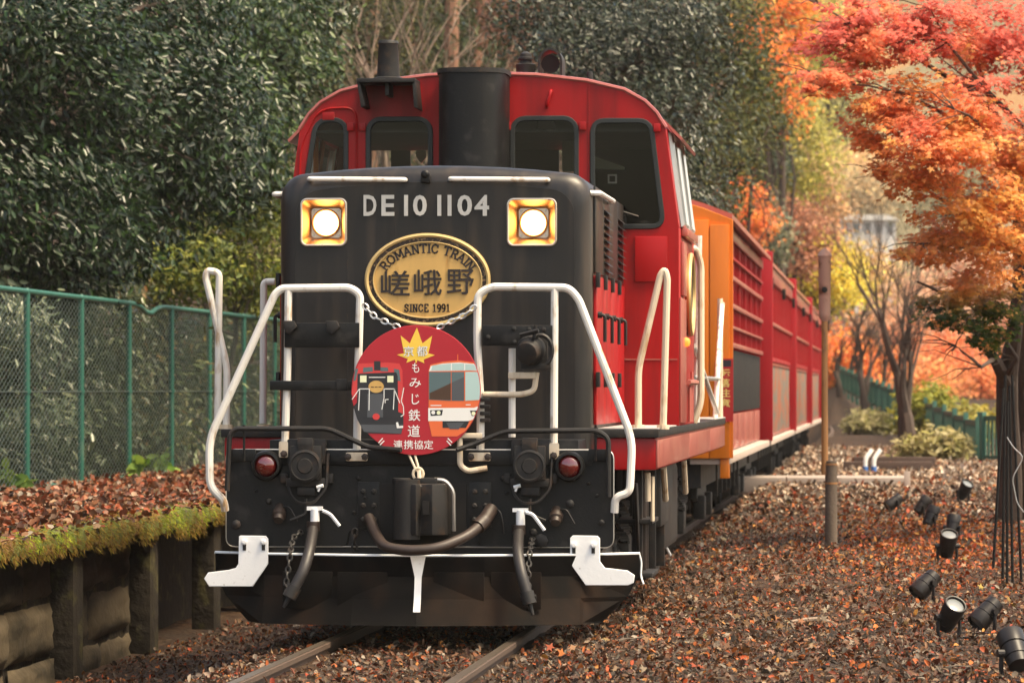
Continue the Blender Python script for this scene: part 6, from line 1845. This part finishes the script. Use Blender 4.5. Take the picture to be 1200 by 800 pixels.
# mid tree, bare, with two stems
mt = P(1063, 531, 85)
bare_tree('bare_tree', 'leafless twin-stemmed tree standing by the green railing', (mt.x, 85, zg(mt.x, 85)), [(-.14, 0, (-.03, 0, 1), 1.5, .065), (.06, 0, (.03, 0, 1), 1.5, .15)], 23, depth=5, length=1.4, bark='bark', spread=.6)
ft = P(1020, 492, 120)
bare_tree('bare_tree', 'dark leafless tree far off beside the last carriage', (ft.x, 120, zg(ft.x, 120)), [(0, 0, (-.25, 0, 1), 1.1, .15), (.2, 0, (.15, 0, 1), 1.0, .10)], 33, depth=4, bark='bark', spread=.6)
for k, (px_, Yk) in enumerate(((985, 138), (996, 146), (1005, 152))):
    a = P(px_, 485, Yk); b0 = (a.x, Yk, zg(a.x, Yk) - .1)
    bare_tree('bare_tree', ['dark trunk nearest the last carriage under the orange leaves', 'second dark trunk under the orange leaves, counting from the train', 'dark trunk under the orange leaves, farthest from the train'][k], b0, [(0, 0, (.05 * (k - 1), 0, 1), 1.0, .11)], 50 + k, depth=3, bark='bark', spread=.5, group='dark trunks by the last carriage')

# foreground maple
def maple_tint(pos, c):
    s = F / pos[:, 1]
    px_ = 1044 + pos[:, 0] * s; py_ = 457 - (pos[:, 2] - HC) * s
    n_ = vnoise(pos[:, 0], pos[:, 2], .45, 31); n2 = vnoise(pos[:, 0] + pos[:, 1], pos[:, 2], .22, 32)
    red = np.array((.70, .17, .12)); org = np.array((.82, .34, .11)); yel = np.array((.86, .52, .15)); grn = np.array((.06, .105, .02)); olv = np.array((.16, .20, .03))
    t = np.clip((py_ - 70) / 150 + (n_ - .5) * 1.8, 0, 1)[:, None]
    k = red * (1 - t) + org * t
    y_ = np.clip((n2 - .55) * 3 + (py_ - 200) / 260, 0, .75)[:, None]
    k = k * (1 - y_) + yel * y_
    g = np.clip((py_ - 318) / 40 + (n_ - .5) * 1.5, 0, 1)[:, None] * (rng.random(len(c)) < .88)[:, None]
    gg = np.where((n2 > .5)[:, None], olv, grn)
    k = k * (1 - g) + gg * g
    return k * rng.uniform(.65, 1.3, (len(c), 1))


mtb = P(1183, 612, 50)
mpb = [blob(1010, 60, 44, 70, 40, .7), blob(1080, 30, 44, 80, 45, .8), blob(1160, 50, 45, 80, 70, .9), blob(975, 95, 43.5, 45, 20, .5), blob(1050, 130, 44, 70, 50, .7), blob(1130, 140, 44, 80, 60, .9),
       blob(1190, 190, 45, 60, 70, .8), blob(1080, 210, 44, 55, 45, .7), blob(1140, 240, 44.5, 70, 50, .8), blob(1100, 280, 45, 50, 35, .7), blob(1170, 290, 45, 60, 50, .8), blob(1010, 20, 44, 60, 30, .7), blob(1090, 170, 43.5, 60, 50, .6), blob(955, 112, 43, 22, 10, .3), blob(1038, 205, 44, 22, 18, .3), blob(1058, 298, 44.5, 22, 14, .3), blob(985, 40, 44, 40, 30, .5), blob(1025, 165, 44, 30, 25, .4), blob(1250, 60, 45, 80, 70, .9), blob(1260, 190, 46, 80, 70, .9), blob(1215, 270, 46, 50, 50, .7), blob(1280, 300, 47, 70, 50, .8)]
grb = [blob(1120, 345, 46, 50, 22, .5), blob(1165, 365, 46.5, 45, 35, .6), blob(1110, 375, 46, 40, 18, .5), blob(1150, 400, 46.5, 30, 18, .5)]
root = empty('maple_tree', (mtb.x, 50, zg(mtb.x, 50) - .1), 'large red and orange maple overhanging the ground on the right', 'tree')
off = np.array(root.location)
for nm, bl, nn in (('crown', mpb, 43000), ('lower_crown', grb, 4200)):
    pos, nrm, cid = crown_points(bl, nn, .12, 44, .0, .42)
    nrm = nrm * .6 + np.array([0, -.25, .7])
    c = maple_tint(pos, np.zeros((len(pos), 3)))
    leaf_mesh(nm, pos - off, nrm, rng.uniform(.045, .082, len(pos)), np.clip(c, 0, 1), 'maple', M['leafmaple'], root, rng.normal(size=(len(pos), 3)) + np.array([-.3, 0, -.7]))
mb = MB(); random.seed(3)
def W3(px_, py_, Y_): return P(px_, py_, Y_) - Vector(root.location)
t1 = [W3(1184, 620, 50), W3(1183, 540, 49.8), W3(1180, 480, 49.5), W3(1180, 440, 49), W3(1188, 395, 48.5), W3(1195, 330, 48), W3(1192, 230, 47), W3(1165, 130, 46), W3(1140, 60, 45)]
mb.tube(t1, [.15, .13, .12, .115, .085, .07, .05, .035, .02], 10)
t2 = [W3(1181, 450, 49), W3(1165, 420, 48.5), W3(1140, 380, 47.5), W3(1110, 345, 46.5), W3(1075, 330, 46)]; mb.tube(t2, [.085, .06, .04, .025, .01], 8)
t3 = [W3(1210, 640, 50), W3(1203, 500, 50), W3(1200, 380, 49), W3(1195, 250, 48)]; mb.tube(t3, [.14, .12, .1, .06], 9)
for pts in ([(1192, 230, 47), (1150, 160, 45.5), (1100, 130, 44.5), (1060, 110, 44), (1015, 100, 43.7), (975, 98, 43.5)], [(1165, 130, 46), (1110, 90, 45), (1060, 60, 44.5), (1000, 30, 44), (960, 5, 44)], [(1195, 300, 48), (1130, 250, 45.5), (1085, 222, 44.5), (1060, 212, 44)], [(1188, 330, 48), (1130, 290, 46), (1100, 285, 45), (1080, 285, 44.7)],
            [(1180, 200, 46.5), (1165, 160, 44.5), (1135, 135, 43.5), (1118, 128, 43.2)], [(1200, 150, 46), (1150, 100, 44.5), (1110, 50, 44), (1090, 10, 44)], [(1165, 420, 48.5), (1150, 430, 47.5), (1120, 405, 46.5)], [(1180, 440, 49), (1192, 420, 47.5), (1160, 370, 46.5), (1140, 330, 46)]):
    pp = [W3(*p) for p in pts]; m_ = len(pp)
    mb.tube(pp, [.030 - .026 * i / (m_ - 1) for i in range(m_)], 6)
    for j in range(14):
        a = pp[random.randint(1, m_ - 1)]; limb(mb, a, a + Vector((random.uniform(-.7, .1), random.uniform(-.4, .3), random.uniform(-.25, .3))), .010, .003, 4, .12, 4)
mb.build('trunk', M['bark'], root)

# thin leafless stems and far tree wall closing the valley
WALL = [(60, 60), (150, 30), (240, 80), (330, 70), (420, 30), (500, 90), (580, 60), (660, 90), (740, 40), (820, 80), (900, 120), (980, 60), (1060, 120), (1140, 80), (1220, 140)]

# white building far up the valley
Yb = 420.0
a = P(984, 276, Yb); b = P(1050, 252, Yb)
root = empty('building', ((a.x + b.x) / 2, Yb, a.z - 4), 'small white building far up the wooded valley', 'building')
w_ = (b.x - a.x) / 2; h_ = b.z - a.z
mb = MB(); mb.box(-w_, w_, 0, 4, -3, 4 + h_ * .75); mb.build('wall', M['bwall'], root)
mb = MB(); mb.prism([(-w_ - .3, 4 + h_ * .75), (w_ + .3, 4 + h_ * .75), (w_ * .7, 4 + h_), (-w_ * .9, 4 + h_)], -.4, 4.4); mb.build('roof', M['bwall'], root)
for k in range(5):
    x_ = -w_ + w_ * 2 * (k + .5) / 5
    mb = MB(); mb.box(x_ - .26, x_ + .26, -.06, -.01, 4 + h_ * .1, 4 + h_ * .6); mb.build('window', M['bglass'], root)

# ---------------------------------------------------------------- haze
mb = MB(); mb.box(-402, 402, -62, 722, -16, 75)
hz = mb.build('haze', M['bwall'], None, smooth=False); hz.data.materials.clear()
hm = bpy.data.materials.new('haze_air'); hm.use_nodes = True
hn = hm.node_tree.nodes; hn.remove(hn['Principled BSDF'])
pv_ = hn.new('ShaderNodeVolumePrincipled'); pv_.inputs['Color'].default_value = (1, .95, .9, 1); pv_.inputs['Density'].default_value = .00016; pv_.inputs['Anisotropy'].default_value = .0
hm.node_tree.links.new(pv_.outputs[0], hn['Material Output'].inputs['Volume'])
hz.data.materials.append(hm)
tag(hz, 'pale autumn haze filling the valley', 'haze', kind='stuff')
